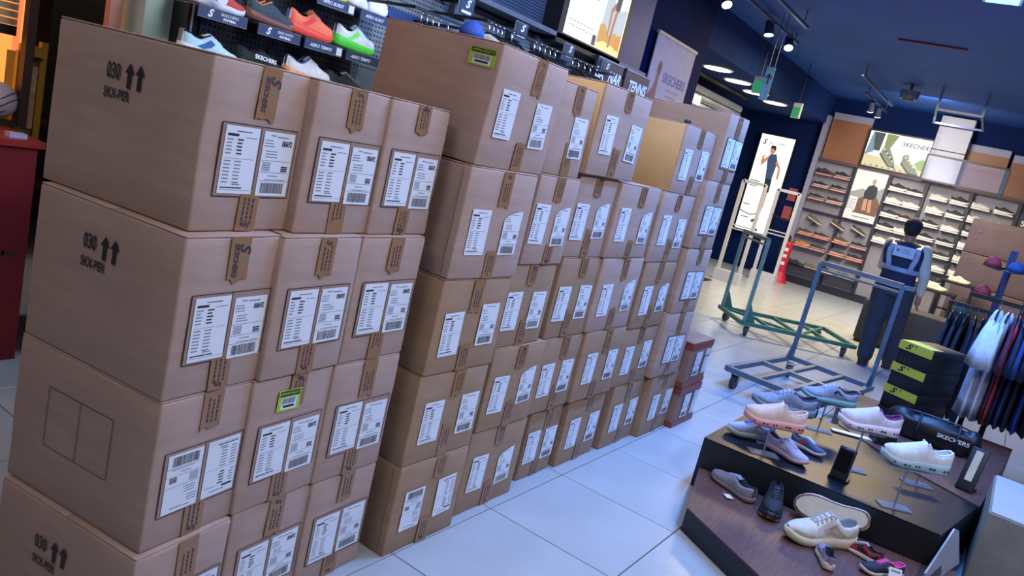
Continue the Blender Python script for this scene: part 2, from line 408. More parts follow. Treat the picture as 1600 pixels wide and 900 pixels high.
def put_label(parent, x, z, kind, yoff, rnd, flip=False, tornsheet=False, number=None, tilt=0.0):
    o = obj('label', torn_me if tornsheet else sheet_me, parent, (x, -yoff, z), FRONT)
    o.rotation_euler = (pi / 2, tilt + (pi if flip else 0), 0)
    p = obj('label_print', rnd.choice(LIST_ME if kind == 'list' else SHIP_ME), o)
    if number:
        t = obj('label_number', text_mesh(number, 0.019, M_ink, bold=0.0006, sx=0.72), o, (.028, .052, .0008))
    return o
def tape_mesh(w, h, seed):
    r = random.Random(seed); n = 6
    edge = [(-w / 2 + w * k / n, r.uniform(-.008, .006)) for k in range(n + 1)]
    poly = edge + [(w / 2, h), (-w / 2, h)]
    mb = MB(); mb.prism(poly, 0, 0.0009); return mb.mesh('tape', M_tape)
TAPE = [tape_mesh(.062, .085 + .012 * i, i) for i in range(4)]
def tape_print(seed):
    r = random.Random(seed); mb = MB()
    for x in (-.016, -.002, .012):
        y = .008
        while y < .07:
            l = r.uniform(.004, .012); mb.rect(x, y, x + .006, y + l, .0012); y += l + .0025
    return mb.mesh('tape_print', M_tapeink)
TPRINT = [tape_print(i) for i in range(3)]
def put_tape(parent, x, z0, up, yoff, rnd, logo=False, tilt=0.0):
    """up False: hangs down from the top edge z0; True: stands on the bottom edge z0, ragged end toward the middle"""
    k = rnd.randrange(4); o = obj('tape', TAPE[k], parent, (x, -yoff, z0), FRONT)
    h = .085 + .012 * k
    if up: o.rotation_euler = (pi / 2, pi + tilt, 0); o.location.z = z0 + h
    else: o.rotation_euler = (pi / 2, tilt, 0); o.location.z = z0 - h
    if logo:
        t = obj('tape_print', text_mesh('SKECHERS', .02, M_tapeink, shear=.25, bold=.0011, sx=.9), o, (-.012, h * .48, .0012), (0, 0, -pi / 2))
        s = obj('tape_logo', text_mesh('S', .046, M_tapeink, shear=.3, bold=.0016, sx=1.0), o, (.013, h * .76, .0012), (0, 0, -pi / 2))
        MB().flat([(.006, h * .5), (.026, h * .5), (.03, h * .56), (.026, h * .53), (.008, h * .53)], .0013).build('tape_swoosh', M_teal, o)
    else:
        obj('tape_print', rnd.choice(TPRINT), o, (0, h * .08, 0))
        if rnd.random() < .55:
            obj('tape_logo', text_mesh('S', .03, M_tapeink, shear=.3, bold=.0012, sx=1.0), o, (.0, h * .88, .0012), (0, 0, -pi / 2))
    return o
arrow_mb = MB(); arrow_mb.flat([(-.006, -.028), (.006, -.028), (.006, .006), (.015, .006), (0, .03), (-.015, .006), (-.006, .006)])
ARROW = arrow_mb.mesh('arrow_print', M_ink)
def side_print(parent, s, z):
    """030, two up arrows and SKX-PER on the side of a carton; s = distance back from the front edge"""
    obj('side_print', text_mesh('030', .05, M_ink, bold=.0008, sx=.62), parent, (-.0048, s + .068, z + .002), SIDE)
    obj('side_print', text_mesh('SKX-PER', .032, M_ink, bold=.0007, sx=.72), parent, (-.0048, s + .05, z - .048), SIDE)
    for k in (0.014, -0.02): obj('arrow_print', ARROW, parent, (-.0048, s + k, z), SIDE)
def green_sticker(parent, loc, rot, w=.105, h=.055):
    o = MB().box((0, 0, 0), (w, h, .0008)).build('sticker', M_lime, parent, loc, rot)
    o['label'] = 'lime green shipping sticker with bar code'
    MB().rect(-w * .45, h * .2, w * .45, h * .46, .0006).build('sticker_band', mat('sticker_black', '#20301c', .5, var=0), o)
    MB().rect(-w * .34, -h * .42, w * .34, h * .14, .0006).build('sticker_panel', M_paper, o)
    b = MB(); x = -w * .3; r = random.Random(5)
    while x < w * .28:
        q = r.choice((.0012, .002)); b.rect(x, -h * .16, x + q, h * .12, .0009); x += q + .0016
    b.rect(-w * .25, -h * .34, w * .25, -h * .22, .0009)
    b.build('sticker_print', M_ink, o)
    obj('sticker_lettering', text_mesh('SHIPPING PALLET ID', .0095, M_lime, bold=.0002), o, (0, h * .33, .0009))
def carton(x, y, z, w, d, h, yaw, label, seed, kind, lu=None, number=None, flip=False, cmat=None, logo=False):
    rnd = random.Random(seed)
    t = thing('carton', label, 'carton', (x, y, z), yaw, 'stacked shipping cartons')
    cm = cmat or (M_card if kind == 'joined' else M_card2)
    ft = 0.004
    body = obj('body', bevel_box_mesh('body', (w, d, h - ft), .006, cm, 2, 0.0016, seed), t, (w / 2, d / 2, (h - ft) / 2))
    for k in (0, 1):
        f = obj('flap', bevel_box_mesh('flap', (w - .004, d / 2 - .003, ft), .0015, cm, 1, 0, 0), t, (w / 2, d * (.25 + .5 * k), h - ft / 2))
    yo = 0.0034
    cx = w * .53
    if kind == 'joined':
        lx = w * .5 - .05
        zc = h * .43
        po = MB()
        x0, x1, z0, z1 = lx - .064, lx + .182, zc - .086, zc + .086
        for a in ((x0, z0, x1, z0 + .0022), (x0, z1 - .0022, x1, z1), (x0, z0, x0 + .0022, z1), (x1 - .0022, z0, x1, z1), (lx + .0565, z0, lx + .0585, z1)): po.rect(*a)
        po.build('pouch_outline', M_ink, t, (0, -yo - .0002, 0), FRONT)
        MB().rect(x0, z0, x1, z1).build('label_pouch', M_pouch, t, (0, -yo + .0002, 0), FRONT)
        put_tape(t, cx, h - .001, False, yo, rnd, logo=logo, tilt=rnd.uniform(-.03, .03))
        put_tape(t, cx - .005, .002, True, yo, rnd, logo=False, tilt=rnd.uniform(-.03, .03))
        a, b = ('list', 'ship') if not flip else ('ship', 'list')
        put_label(t, lx - .0, zc + rnd.uniform(-.004, .004), a, yo + .0012, rnd, flip)
        put_label(t, lx + .12, zc + rnd.uniform(-.01, .003), b, yo + .0012, rnd, flip, number=number if not flip else None)
    else:
        u1, u2 = lu or (.24, .78)
        put_tape(t, cx + rnd.uniform(-.02, .02), h - .001, False, yo, rnd, tilt=rnd.uniform(-.04, .04))
        put_tape(t, cx + rnd.uniform(-.02, .02), .002, True, yo, rnd, tilt=rnd.uniform(-.04, .04))
        zc = h * .45
        a, b = ('list', 'ship') if not flip else ('ship', 'list')
        if u1: put_label(t, w * u1, zc + rnd.uniform(-.012, .008), a, yo + .0008, rnd, flip, tilt=rnd.uniform(-.04, .04))
        if u2: put_label(t, w * u2, zc + rnd.uniform(-.008, .016), b, yo + .0008, rnd, flip, tornsheet=not flip and rnd.random() < .5, tilt=rnd.uniform(-.04, .04))
    # factory joint: the glued flap beside the front left edge
    if number == 'joint': MB().box((-.0028, .03, h / 2), (.0012, .0018, h * .94)).build('joint_line', mat('card_edge', '#7d614d', .8, var=0), t)
    return t
LEVEL = {1: 'bottom', 2: 'second from bottom', 3: 'middle'}
def lev(i, n):
    return 'top' if i == n - 1 else 'bottom' if i == 0 else {1: 'second lowest', n - 2: 'second highest'}.get(i, 'middle')
STK = ['nearest stack at far left', 'second stack from left', 'third stack from left', 'fourth stack, first of the long row', 'fifth stack from left', 'sixth stack from left', 'seventh stack from left', 'eighth stack from left', 'last stack beside red boxes']
# nearest three stacks: x, y, yaw, width per level (bottom first)
g1 = {0: [(0.985, 1.455, .15, .295), (1.000, 1.472, .15, .290), (1.000, 1.474, .14, .302), (1.026, 1.514, .155, .325)],
      1: [(1.292, 1.512, .10, .305), (1.277, 1.502, .106, .308), (1.284, 1.494, .108, .304), (1.333, 1.528, .088, .286)],
      2: [(1.588, 1.530, .05, .292), (1.579, 1.526, .045, .297), (1.588, 1.525, .065, .292), (1.614, 1.541, .10, .29)]}
zl = [0, .376, .766, 1.158]
for c, L in g1.items():
    for i, (x, y, a, w) in enumerate(L):
        h = (zl[i + 1] - zl[i] if i < 3 else .397) - .001
        extra = {(0, 3): '030 and arrows on its side', (0, 2): '030 and arrows on its side', (0, 1): 'empty pouch outline on its side', (0, 0): '030 and arrows on its side', (1, 1): 'lime sticker on its front'}.get((c, i), 'two joined white labels')
        t = carton(x, y, zl[i], w, .512, h, a, 'brown carton, %s, %s, %s' % (extra, lev(i, 4), STK[c]), 100 + c * 10 + i, 'joined', number='00692' if c < 2 or i > 1 else None, flip=(c == 0 and i == 1), logo=(c == 0 and i >= 2))
        if c == 0 and i == 3: side_print(t, .23, 1.458 - zl[3])
        if c == 0 and i == 2: side_print(t, .235, 1.06 - zl[2])
        if c == 0 and i == 0: side_print(t, .262, .265)
        if c == 0 and i == 1:
            po = MB(); z0, z1 = .511 - zl[1], .67 - zl[1]
            for a2 in ((-.38, z0, -.141, z0 + .002), (-.38, z1 - .002, -.141, z1), (-.38, z0, -.378, z1), (-.143, z0, -.141, z1), (-.261, z0, -.259, z1)): po.rect(*a2)
            po.build('pouch_outline', mat('pouch_line', '#4a3a33', .6, var=0), t, (-.0036, 0, 0), SIDE)
        if c == 1 and i == 1: green_sticker(t, (.135, -.0052, h - .075), (pi / 2, .03, 0), .085, .062)
# long row: per stack its front plane, then x0, x1, z0, z1, label positions per level from the floor up
row = {
 3: (1.500, [(1.963, 2.352, 0, .345, (.27, .74)), (1.965, 2.356, .345, .683, (.27, .80)), (1.968, 2.362, .683, 1.026, (.24, .76)), (1.973, 2.372, 1.026, 1.408, (.26, .74)), (1.985, 2.424, 1.408, 1.795, (.24, .76))]),
 4: (1.535, [(2.412, 2.812, 0, .366, (.24, .72)), (2.42, 2.794, .366, .722, (.24, .76)), (2.395, 2.74, .722, 1.062, (.22, .74)), (2.44, 2.75, 1.062, 1.416, (.20, .72)), (2.45, 2.727, 1.416, 1.765, (None, .70))]),
 5: (1.578, [(2.926, 3.206, 0, .357, (.22, .76)), (2.815, 3.168, .357, .718, (.26, .74)), (2.80, 3.14, .718, 1.085, (.22, .76)), (2.783, 3.118, 1.085, 1.442, (.20, .74)), (2.752, 3.19, 1.442, 1.812, (.24, .78))]),
 6: (1.556, [(3.243, 3.625, 0, .362, (.26, .78)), (3.176, 3.602, .362, .722, (.26, .78)), (3.147, 3.588, .722, 1.086, (.24, .78)), (3.125, 3.566, 1.086, 1.436, (.22, .78))]),
 7: (1.540, [(3.69, 4.09, 0, .37, (.26, .76)), (3.612, 4.035, .37, .697, (.26, .78)), (3.629, 4.03, .697, 1.062, (.26, .76)), (3.606, 4.035, 1.062, 1.428, (.26, .76)), (3.667, 4.10, 1.428, 1.776, (.22, .76))]),
}
for c, (Y, L) in row.items():
    for i, (x0, x1, z0, z1, lu) in enumerate(L):
        n = len(L)
        yy = Y - (.03 if i == n - 1 and c in (5,) else 0) - (.02 if c in (5, 6) and i >= 1 else 0) + RND.uniform(-.006, .006)
        lab = 'brown carton with two separate white labels, %s, %s' % (lev(i, n), STK[c])
        if c == 3 and i == 4: lab = 'large brown carton with lime sticker on side, top, fourth stack from left'
        if c == 5 and i == 4: lab = 'brown carton with pale kraft side, top, sixth stack from left'
        if c == 7 and i == 4: lab = 'brown carton with pale kraft side, top, eighth stack from left'
        t = carton(x0, yy, z0, x1 - x0, .49, z1 - z0 - .001, (RND.uniform(-.012, .012) if (c, i) != (3, 4) else .05), lab, 300 + c * 10 + i, 'apart', lu, number='joint' if (c, i) in ((3, 3), (3, 0), (4, 2)) else None, flip=(c == 3 and i == 0), cmat=M_card if i >= n - 2 else None)
        if c == 3 and i == 4: t.rotation_euler.x = .035; green_sticker(t, (-.0042, .068, .33), SIDE)
        if (c, i) in ((5, 4), (7, 4)):
            h = z1 - z0; obj('side_panel', bevel_box_mesh('side_panel', (.003, .47, h * .97), .001, M_kraft, 1), t, (-.0035, .245, h * .49))
        if (c, i) == (7, 4):
            k = MB()
            for p in ((.01, .0), (.035, .004), (.05, -.002)): k.ell((p[0], p[1], h + .008), (.012, .01, .012), 8, 5)
            o = k.build('tape_wad', M_ink, t, (0, .02, 0)); o['label'] = 'small black wad on the edge'
# last stack: one plain carton below four with joined labels
kc = [(4.105, 1.508, 0, .378, 4.495, 'apart'), (4.045, 1.505, .378, .768, 4.425, 'joined'), (4.062, 1.503, .768, 1.148, 4.41, 'joined'), (4.055, 1.502, 1.148, 1.532, 4.395, 'joined'), (4.112, 1.50, 1.532, 1.905, 4.40, 'joined')]
for i, (x, y, z0, z1, x1, kd) in enumerate(kc):
    carton(x, y, z0, x1 - x, .515, z1 - z0 - .001, -.03 if i else 0, 'brown carton with %s white labels, %s, %s' % ('joined' if kd == 'joined' else 'separate', lev(i, 5), STK[8]), 400 + i, kd, (.3, .78))
# two red banded boxes at the end of the row
M_redband = mat('red_band', '#863a33', .4, var=.06, scale=30); M_brownbox = mat('brown_box', '#8a6a5c', .7, var=.04)
for i, (x, z0, z1, w) in enumerate(((4.50, 0, .268, .355), (4.485, .269, .565, .36))):
    t = thing('red_banded_box', 'brown box with red bands and white labels, %s of the pair' % ('lower' if i == 0 else 'upper'), 'box', (x, 1.462, z0), 0, 'red banded boxes')
    h = z1 - z0
    obj('body', bevel_box_mesh('body', (w, .3, h - .002), .005, M_brownbox, 2, .002, 70 + i), t, (w / 2, .15, h / 2))
    for zz, hh in ((h - .028, .044), (.02, .03)): MB().box((w / 2, .15, zz), (w + .006, .306, hh)).build('band', M_redband, t)
    put_label(t, w * .40, h * .5, 'ship', .0055, random.Random(i))
    l = put_label(t, w * .82, h * .42, 'list', .0055, random.Random(i + 3)); l.scale = (.8, .7, 1)
    l = put_label(t, w * .80, h * .72, 'list', .0055, random.Random(i + 5)); l.scale = (.7, .28, 1)
# ================================================================== shoes
def interp(tab, t):
    for (a, x), (b, y) in zip(tab, tab[1:]):
        if t <= b: return x + (y - x) * (t - a) / (b - a)
    return tab[-1][1]
WID = [(0, .010), (.025, .024), (.07, .031), (.18, .034), (.35, .032), (.5, .035), (.68, .043), (.8, .042), (.9, .034), (.96, .023), (1, .009)]
STYLES = {
 'slip': dict(h=[(0, .104), (.03, .104), (.10, .092), (.2, .083), (.3, .086), (.38, .106), (.43, .124), (.48, .118), (.56, .108), (.66, .097), (.78, .085), (.9, .074), (.97, .064), (1, .052)], sole=[(0, .05), (.3, .044), (.6, .038), (.9, .032), (1, .034)], spring=.022, open=.43),
 'run': dict(h=[(0, .092), (.06, .09), (.16, .077), (.26, .074), (.36, .092), (.43, .104), (.54, .092), (.66, .075), (.8, .06), (.92, .05), (1, .036)], sole=[(0, .040), (.3, .034), (.6, .029), (.9, .024), (1, .028)], spring=.02, open=.42),
 'chunky': dict(h=[(0, .098), (.06, .098), (.16, .084), (.28, .082), (.38, .11), (.44, .118), (.54, .100), (.66, .083), (.8, .072), (.92, .06), (1, .044)], sole=[(0, .05), (.3, .038), (.6, .034), (.9, .030), (1, .034)], spring=.016, open=.42),
 'low': dict(h=[(0, .078), (.06, .078), (.16, .066), (.28, .064), (.38, .08), (.44, .084), (.54, .076), (.66, .064), (.8, .054), (.92, .046), (1, .034)], sole=[(0, .026), (.5, .022), (1, .024)], spring=.010, open=.42),
}
def upper_mb(st, k=1.0, seg=22, L=.29):
    S = STYLES[st]; mb = MB(); rows = []; ts = [i / seg for i in range(seg + 1)]
    ts = sorted([0, .012] + ts[1:-1] + [.985, 1, S['open'] - .012, S['open']])
    for t in ts:
        w = interp(WID, t) * k; h = interp(S['h'], t); s = interp(S['sole'], t) - .006
        z0 = S['spring'] * max(0, (t - .72) / .28) ** 2
        h += z0 * .6; s += z0 * .8; dh = h - s; x = (t - .5) * L
        op = t < S['open'] - .001
        if op:
            wo = w * (.62 if t > .06 else .5)
            half = [(w, s), (w * 1.05, s + .35 * dh), (w * .92, s + .75 * dh), (wo + .005, h), (wo - .001, h - .004), (wo * .7, s + .35 * dh), (0, s + .015)]
        else:
            half = [(w, s), (w * 1.03, s + .32 * dh), (w * .93, s + .6 * dh), (w * .72, s + .83 * dh), (w * .45, s + .95 * dh), (w * .2, s + .99 * dh), (0, h)]
        rows.append((x, half + [(-y, z) for y, z in reversed(half[:-1])], op))
    n = len(rows[0][1]); vs = [(x, y, z) for x, pr, _ in rows for y, z in pr]
    mb.v = [Vector(v) for v in vs]
    for r in range(len(rows) - 1):
        for i in range(n - 1):
            inner = rows[r][2] and 3 <= i <= n - 5
            mb.f.append([r * n + i, r * n + i + 1, (r + 1) * n + i + 1, (r + 1) * n + i]); mb.m.append(2 if inner else 0)
    mb.f.append(list(range(n))); mb.m.append(0)
    mb.f.append(list(reversed(range((len(rows) - 1) * n, len(rows) * n)))); mb.m.append(0)
    return mb
def sole_mb(st, k=1.0, seg=20, L=.29, mi=1):
    S = STYLES[st]; mb = MB(); rings = []
    for i in range(seg + 1):
        t = min(max(i / seg, .004), .996); w = interp(WID, t) * k * 1.09 + .001; s = interp(S['sole'], t)
        z0 = S['spring'] * max(0, (t - .72) / .28) ** 2 + .006 * max(0, (.1 - t) / .1); s += z0 * .85
        x = (t - .5) * L * 1.03
        half = [(w * .9, z0), (w * 1.02, z0 + .008), (w * 1.03, z0 + (s - z0) * .55), (w * .97, s), (w * .8, s)]
        rings.append([Vector((x, y, z)) for y, z in half] + [Vector((x, -y, z)) for y, z in reversed(half)])
    mb.ring(rings, mi); return mb
SHOE_ME = {}
def shoe_simple_me(st):
    if ('s', st) not in SHOE_ME:
        a = upper_mb(st, 1, 12); b = sole_mb(st, 1, 10)
        a.add(b.v, b.f, 1)
        SHOE_ME[('s', st)] = a.mesh('shoe', [M_white, M_white, M_black], True)
    return SHOE_ME[('s', st)]
M_lining = mat('shoe_lining', '#1d2026', .9, var=.03)
def fabric(col): return mat('shoe_fabric_' + col.lstrip('#'), col, .75, var=.05, scale=60, bump=.12, bscale=350)
def foam(col): return mat('shoe_foam_' + col.lstrip('#'), col, .5, var=.03, scale=20)
def shoe_simple(st, up, so, label, loc, rz, group, rx=0, ry=0, k=1.0):
    o = obj('sneaker', shoe_simple_me(st), None, loc, (rx, ry, rz)); o.scale = (k, k, k)
    for i, m in enumerate((fabric(up), foam(so), M_lining)):
        o.material_slots[i].link = 'OBJECT'; o.material_slots[i].material = m
    return tag(o, label, 'shoe', group)
def shoe(label, st, loc, rot, up, so, group, lining='#2a2d35', k=1.0, L=.29, laces=None, vents=None, collar=None, heel=None, stripe=None, outsole=None, toecap=None, width=1.0, pad=None, overlay=None):
    t = thing('sneaker', label, 'shoe', loc, rot if isinstance(rot, (tuple, list)) else (0, 0, rot), group)
    t.scale = (k, k, k)
    S = STYLES[st]; W = 1.12 * width
    ml = mat('lining_' + lining.lstrip('#'), lining, .9, var=.03)
    upper_mb(st, W, 26, L).build('upper', [fabric(up), fabric(up), ml], t, smooth=True)
    sole_mb(st, W, 24, L, 0).build('sole', foam(so), t, smooth=True)
    def P(tt, frac, out=.001):      # point on the right hand side of the upper
        w = interp(WID, tt) * W; h = interp(S['h'], tt); s = interp(S['sole'], tt) - .006
        prof = [(w, s), (w * 1.05, s + .35 * (h - s)), (w * .92, s + .75 * (h - s)), (w * .62, h)]
        y = interp([(0, w), (.35, w * 1.05), (.75, w * .92), (1, w * .6)], frac)
        return (tt - .5) * L, y + out, s + frac * (h - s)
    def Q(tt, fr, out):
        w = interp(WID, tt) * W; z0 = S['spring'] * max(0, (tt - .72) / .28) ** 2
        h = interp(S['h'], tt) + z0 * .6; s = interp(S['sole'], tt) - .006 + z0 * .8
        tab = [(0, w), (.35, w * 1.05), (.75, w * .92), (1, w * .66)] if tt < S['open'] else [(0, w), (.32, w * 1.03), (.6, w * .93), (.83, w * .72), (.95, w * .45), (1, w * .1)]
        return ((tt - .5) * L, interp(tab, fr) + out, s + fr * (h - s) + out * .6)
    if overlay:
        for nm, t0, t1, lo, hi in (('heel_counter', .03, .24, lambda a: .08, lambda a: .72 - .45 * a), ('mudguard', .70, .96, lambda a: .1, lambda a: .32 + .3 * a), ('eyestay', .44, .66, lambda a: .62, lambda a: .9 - .12 * a), ('side_panel', .26, .56, lambda a: .10 + .25 * a, lambda a: .42 + .3 * a)):
            for sg in (1, -1):
                mb = MB(); n = 8; vs = []
                for i in range(n + 1):
                    a = i / n; tt = t0 + (t1 - t0) * a
                    for j in range(4):
                        x, y, z = Q(tt, lo(a) + (hi(a) - lo(a)) * j / 3, .0016); vs.append((x, sg * y, z))
                mb.add(vs, [(i * 4 + j, i * 4 + j + 1, i * 4 + j + 5, i * 4 + j + 4) for i in range(n) for j in range(3)])
                mb.build(nm, fabric(overlay), t, smooth=True)
    if outsole:
        mb = MB(); rings = []
        for i in range(21):
            tt = min(max(i / 20, .004), .996); w = interp(WID, tt) * W * 1.09; z0 = S['spring'] * max(0, (tt - .72) / .28) ** 2 + .006 * max(0, (.1 - tt) / .1)
            x = (tt - .5) * L * 1.03
            rings.append([Vector((x, y, z)) for y, z in ((w * .93, z0 - .004), (w * 1.03, z0 + .006), (-w * 1.03, z0 + .006), (-w * .93, z0 - .004))])
        mb.ring(rings).build('outsole', foam(outsole), t, (0, 0, .003), smooth=False)
    if pad:
        fp = [((i / 20 - .5) * L * .95, interp(WID, i / 20) * W * .9) for i in range(21)]
        MB().prism([(x, -y) for x, y in fp] + [(x, y) for x, y in reversed(fp)], -.0035, .002).build('sole_pad', foam(pad), t)
    if vents:
        mv = mat('vent_dark_' + vents.lstrip('#'), vents, .8, var=0); mb = MB()
        for tt in (.08, .13, .27, .32, .5, .55, .66, .71, .85):
            w = interp(WID, tt) * W * 1.09 * 1.03 + .0012; s = interp(S['sole'], tt); z0 = S['spring'] * max(0, (tt - .72) / .28) ** 2
            x = (tt - .5) * L * 1.03
            for sg in (1, -1):
                mb.add([(x - .0075, sg * w, z0 + s * .38), (x + .005, sg * w, z0 + s * .32), (x + .0085, sg * w, z0 + s * .52), (x - .004, sg * w, z0 + s * .60)], [(0, 1, 2, 3)])
        mb.build('sole_vents', mv, t)['kind'] = 'stuff'
    if collar:
        mb = MB(); path = []
        for i in range(9):
            tt = S['open'] * .95 * (1 - i / 8) + .02; w = interp(WID, tt) * W * (.62 if tt > .06 else .5); path.append(((tt - .5) * L, w + .002, interp(S['h'], tt) - .002))
        full = path + [(x, -y, z) for x, y, z in reversed(path)]
        mb.tube(full, .005, 6); mb.build('collar', fabric(collar), t, smooth=True)
    if heel:
        mb = MB()
        mb.ring([[Vector(((-.5 + .0) * L - .004 + q, y, z)) for y, z in ((-.013, z0), (.013, z0), (.013, z0 + .05), (-.013, z0 + .05))] for q, z0 in ((0, .045), (.012, .047))]).build('heel_tab', fabric(heel), t)
    if laces:
        mc = fabric(laces)
        tg = MB(); tg.ring([[Vector(((tt - .5) * L, y, interp(S['h'], tt) + dz)) for y, dz in ((-.017, -.004), (.017, -.004), (.013, .004), (-.013, .004))] for tt in (.36, .44, .52, .6, .68)]).build('tongue', mc, t, smooth=True)
        for tt in (.45, .51, .57, .63):
            h = interp(S['h'], tt); x = (tt - .5) * L; w = interp(WID, tt) * W * .62
            MB().tube([(x - .006, -w, h - .012), (x, -w * .4, h + .004), (x, w * .4, h + .005), (x + .006, w, h - .012)], .0032, 6).build('lace', mc, t, smooth=True)
    if stripe:
        for sg in (1, -1):
            vs = [P(tt, fr, .0015) for tt, fr in ((.2, .30), (.3, .55), (.42, .75), (.5, .62), (.44, .35), (.32, .18))]
            MB().add([(x, sg * y, z) for x, y, z in vs], [(0, 1, 2, 3, 4, 5)]).build('side_stripe', fabric(stripe), t)
    if toecap:
        cap = MB(); rings = []
        for tt in (.80, .86, .92, .96, .995):
            w = interp(WID, tt) * W * 1.08 + .001; h = interp(S['h'], tt); z0 = S['spring'] * max(0, (tt - .72) / .28) ** 2; s = interp(S['sole'], tt) - .008 + z0 * .8; h = s + (h - interp(S['sole'], tt) + .01) * .75
            rings.append([Vector(((tt - .5) * L + .002, w * cos(a), s + (h - s) * sin(a) * 1.05)) for a in [pi * q / 8 for q in range(9)]])
        cap.ring(rings, cap=False); cap.build('toe_cap', foam(toecap), t, smooth=True)
    return t
# ================================================================== shoe and apparel wall behind the cartons
M_peg = mat('pegboard_black', '#171b28', .5, var=.08, scale=12)
M_pegg = mat('perforated_grey', '#7d8588', .5, var=.08, scale=10)
M_signnavy = mat('sign_slate', '#3a4660', .45, var=.03)
M_acr = mat('acrylic_clear', '#c8d4e6', .08, var=0, trans=.85, spec=.5)
W = mat('lettering_white', '#f2f4f7', .5, var=0)
MB().box((2.52, 3.205, 1.6), (0.9, .03, 1.2)).build('pegboard', M_peg, wl)
holes = MB()
for i in range(36):
    for k in range(44):
        x, z = 2.09 + i * .0245, 1.06 + k * .0245
        holes.rect(x - .006, z - .006, x + .006, z + .006)
o = holes.build('peg_holes', mat('hole_black', '#05060a', .9, var=0), wl, (0, 3.1892, 0), FRONT); o['kind'] = 'stuff'
MB().box((4.5, 3.205, 1.5), (3.06, .03, 1.42)).build('perforated_panel', M_pegg, wl)
h2 = MB()
for i in range(120):
    for k in range(22):
        x, z = 2.99 + i * .025, 1.68 + k * .025
        h2.rect(x - .007, z - .004, x + .007, z + .004)
o = h2.build('panel_slots', mat('slot_dark', '#2a3036', .8, var=0), wl, (0, 3.1892, 0), FRONT); o['kind'] = 'stuff'
def wall_shelf(x, z, top, bottom, label, tagged=False, w=.235):
    t = thing('shelf_sign', label, 'shelf sign', (x, 3.0, z), 0, 'shoe shelf signs')
    MB().box((0, .095, .022), (w, .19, .004)).build('shelf_plate', M_acr, t)
    MB().box((0, 0, 0), (w, .006, .046)).build('sign_board', M_signnavy, t)
    for a in ((0, .0225, w, .0015), (0, -.0225, w, .0015)): MB().box((a[0], -.004, a[1]), (a[2], .002, a[3])).build('sign_rim', M_grey, t)
    if top == 'football':
        obj('logo', text_mesh('S', .042, W, shear=.35, bold=.0016), t, (-.065, -.0036, 0), FRONT)
        obj('lettering', text_mesh('SKECHERS', .0165, W, sx=1.15), t, (.03, -.0036, .007), FRONT)
        obj('lettering', text_mesh('FOOTBALL', .013, W, shear=.3, bold=.0006), t, (.03, -.0036, -.010), FRONT)
    else:
        obj('lettering', text_mesh(top, .021, W, shear=.3, bold=.0003, sx=1.05), t, (-.02, -.0036, -.002), FRONT)
    if tagged:
        MB().box((.095, -.004, 0), (.034, .002, .036)).build('price_tag', M_paper, t)
wall_shelf(2.045, 1.713, 'football', '', 'football shelf sign under the red shoe')
wall_shelf(2.338, 1.710, 'football', '', 'football shelf sign under the grey and orange shoe')
wall_shelf(2.60, 1.709, 'AERO TEMPO', '', 'shelf sign with price tag under the coral shoe', True)
wall_shelf(2.862, 1.709, 'AERO TEMPO', '', 'shelf sign under the white and green shoe')
wall_shelf(2.628, 1.918, 'AERO BURST', '', 'shelf sign with price tag under the yellow shoe, top row', True)
wall_shelf(2.905, 1.918, 'AERO BURST', '', 'shelf sign under the white shoe, top row')
for x, n in ((2.06, 'white and navy'), (2.33, 'black lettered'), (2.60, 'white and orange'), (2.86, 'teal and black')):
    wall_shelf(x, 1.497, 'AERO', '', 'shelf sign hidden below the %s shoe, lowest row' % n)
SG = 'running shoes on the pegboard'
shoe('red shoe at the top edge above the first football sign', 'run', (2.06, 3.09, 1.738), (0, .06, 0), '#c9443f', '#d4d4d8', SG, L=.27, laces='#e8e8e8')
tag(MB().cone((2.03, 3.0, 1.782), (2.03, 3.004, 1.782), .026, .026, 20).build('round_tag', M_paper), 'round white tag hanging before the red shoe', 'tag')
shoe('grey shoe with orange collar above the second football sign', 'run', (2.335, 3.09, 1.738), (0, .06, 0), '#37484f', '#7a4b3c', SG, L=.27, collar='#d9774f', toecap='#b5765e')
shoe('bright coral running shoe with blue heel', 'slip', (2.57, 3.09, 1.738), (0, .05, 0), '#ff7d5c', '#f0503c', SG, L=.27, heel='#9db4ea', laces='#ff8f70', stripe='#e8503f')
shoe('white and lime green running shoe beside large carton', 'slip', (2.86, 3.09, 1.738), (0, .05, 0), '#dfeaf2', '#55d84a', SG, L=.27, stripe='#8ff06d', laces='#f0f4f8')
shoe('yellow shoe cut by the top edge of the picture', 'run', (2.62, 3.09, 1.946), (0, .05, 0), '#d8d64a', '#c9c94a', SG, L=.27)
shoe('white shoe on the top row beside the apparel rail', 'slip', (2.90, 3.09, 1.946), (0, .05, 0), '#e9edf0', '#f4f6f8', SG, L=.27, laces='#c9d0d6')
shoe('white and navy trainer just above the nearest carton', 'run', (2.06, 3.09, 1.525), (0, .06, 0), '#bfe3e6', '#e6eef0', SG, L=.28, stripe='#3a63a0', laces='#eef4f4', collar='#10141f', heel='#8c8c92')
s_ = shoe('black shoe with white lettering on its side', 'run', (2.33, 3.09, 1.525), (0, .06, 0), '#16241f', '#1b1f24', SG, L=.28)
obj('lettering', text_mesh('SKECHERS', .026, W, bold=.0008), s_, (-.01, -.0455, .062), (pi / 2 - .15, 0, 0))
tag(MB().box((2.44, 3.0, 1.552), (.028, .003, .042)).build('price_card', mat('peach_card', '#eec39a', .6, var=.02)), 'small peach price card beside the black lettered shoe', 'card')
shoe('white shoe with orange sole on the lowest visible row', 'slip', (2.60, 3.09, 1.525), (0, .06, 0), '#e9e8ea', '#f0a070', SG, L=.28, collar='#5b6a96', laces='#dfe3ea')
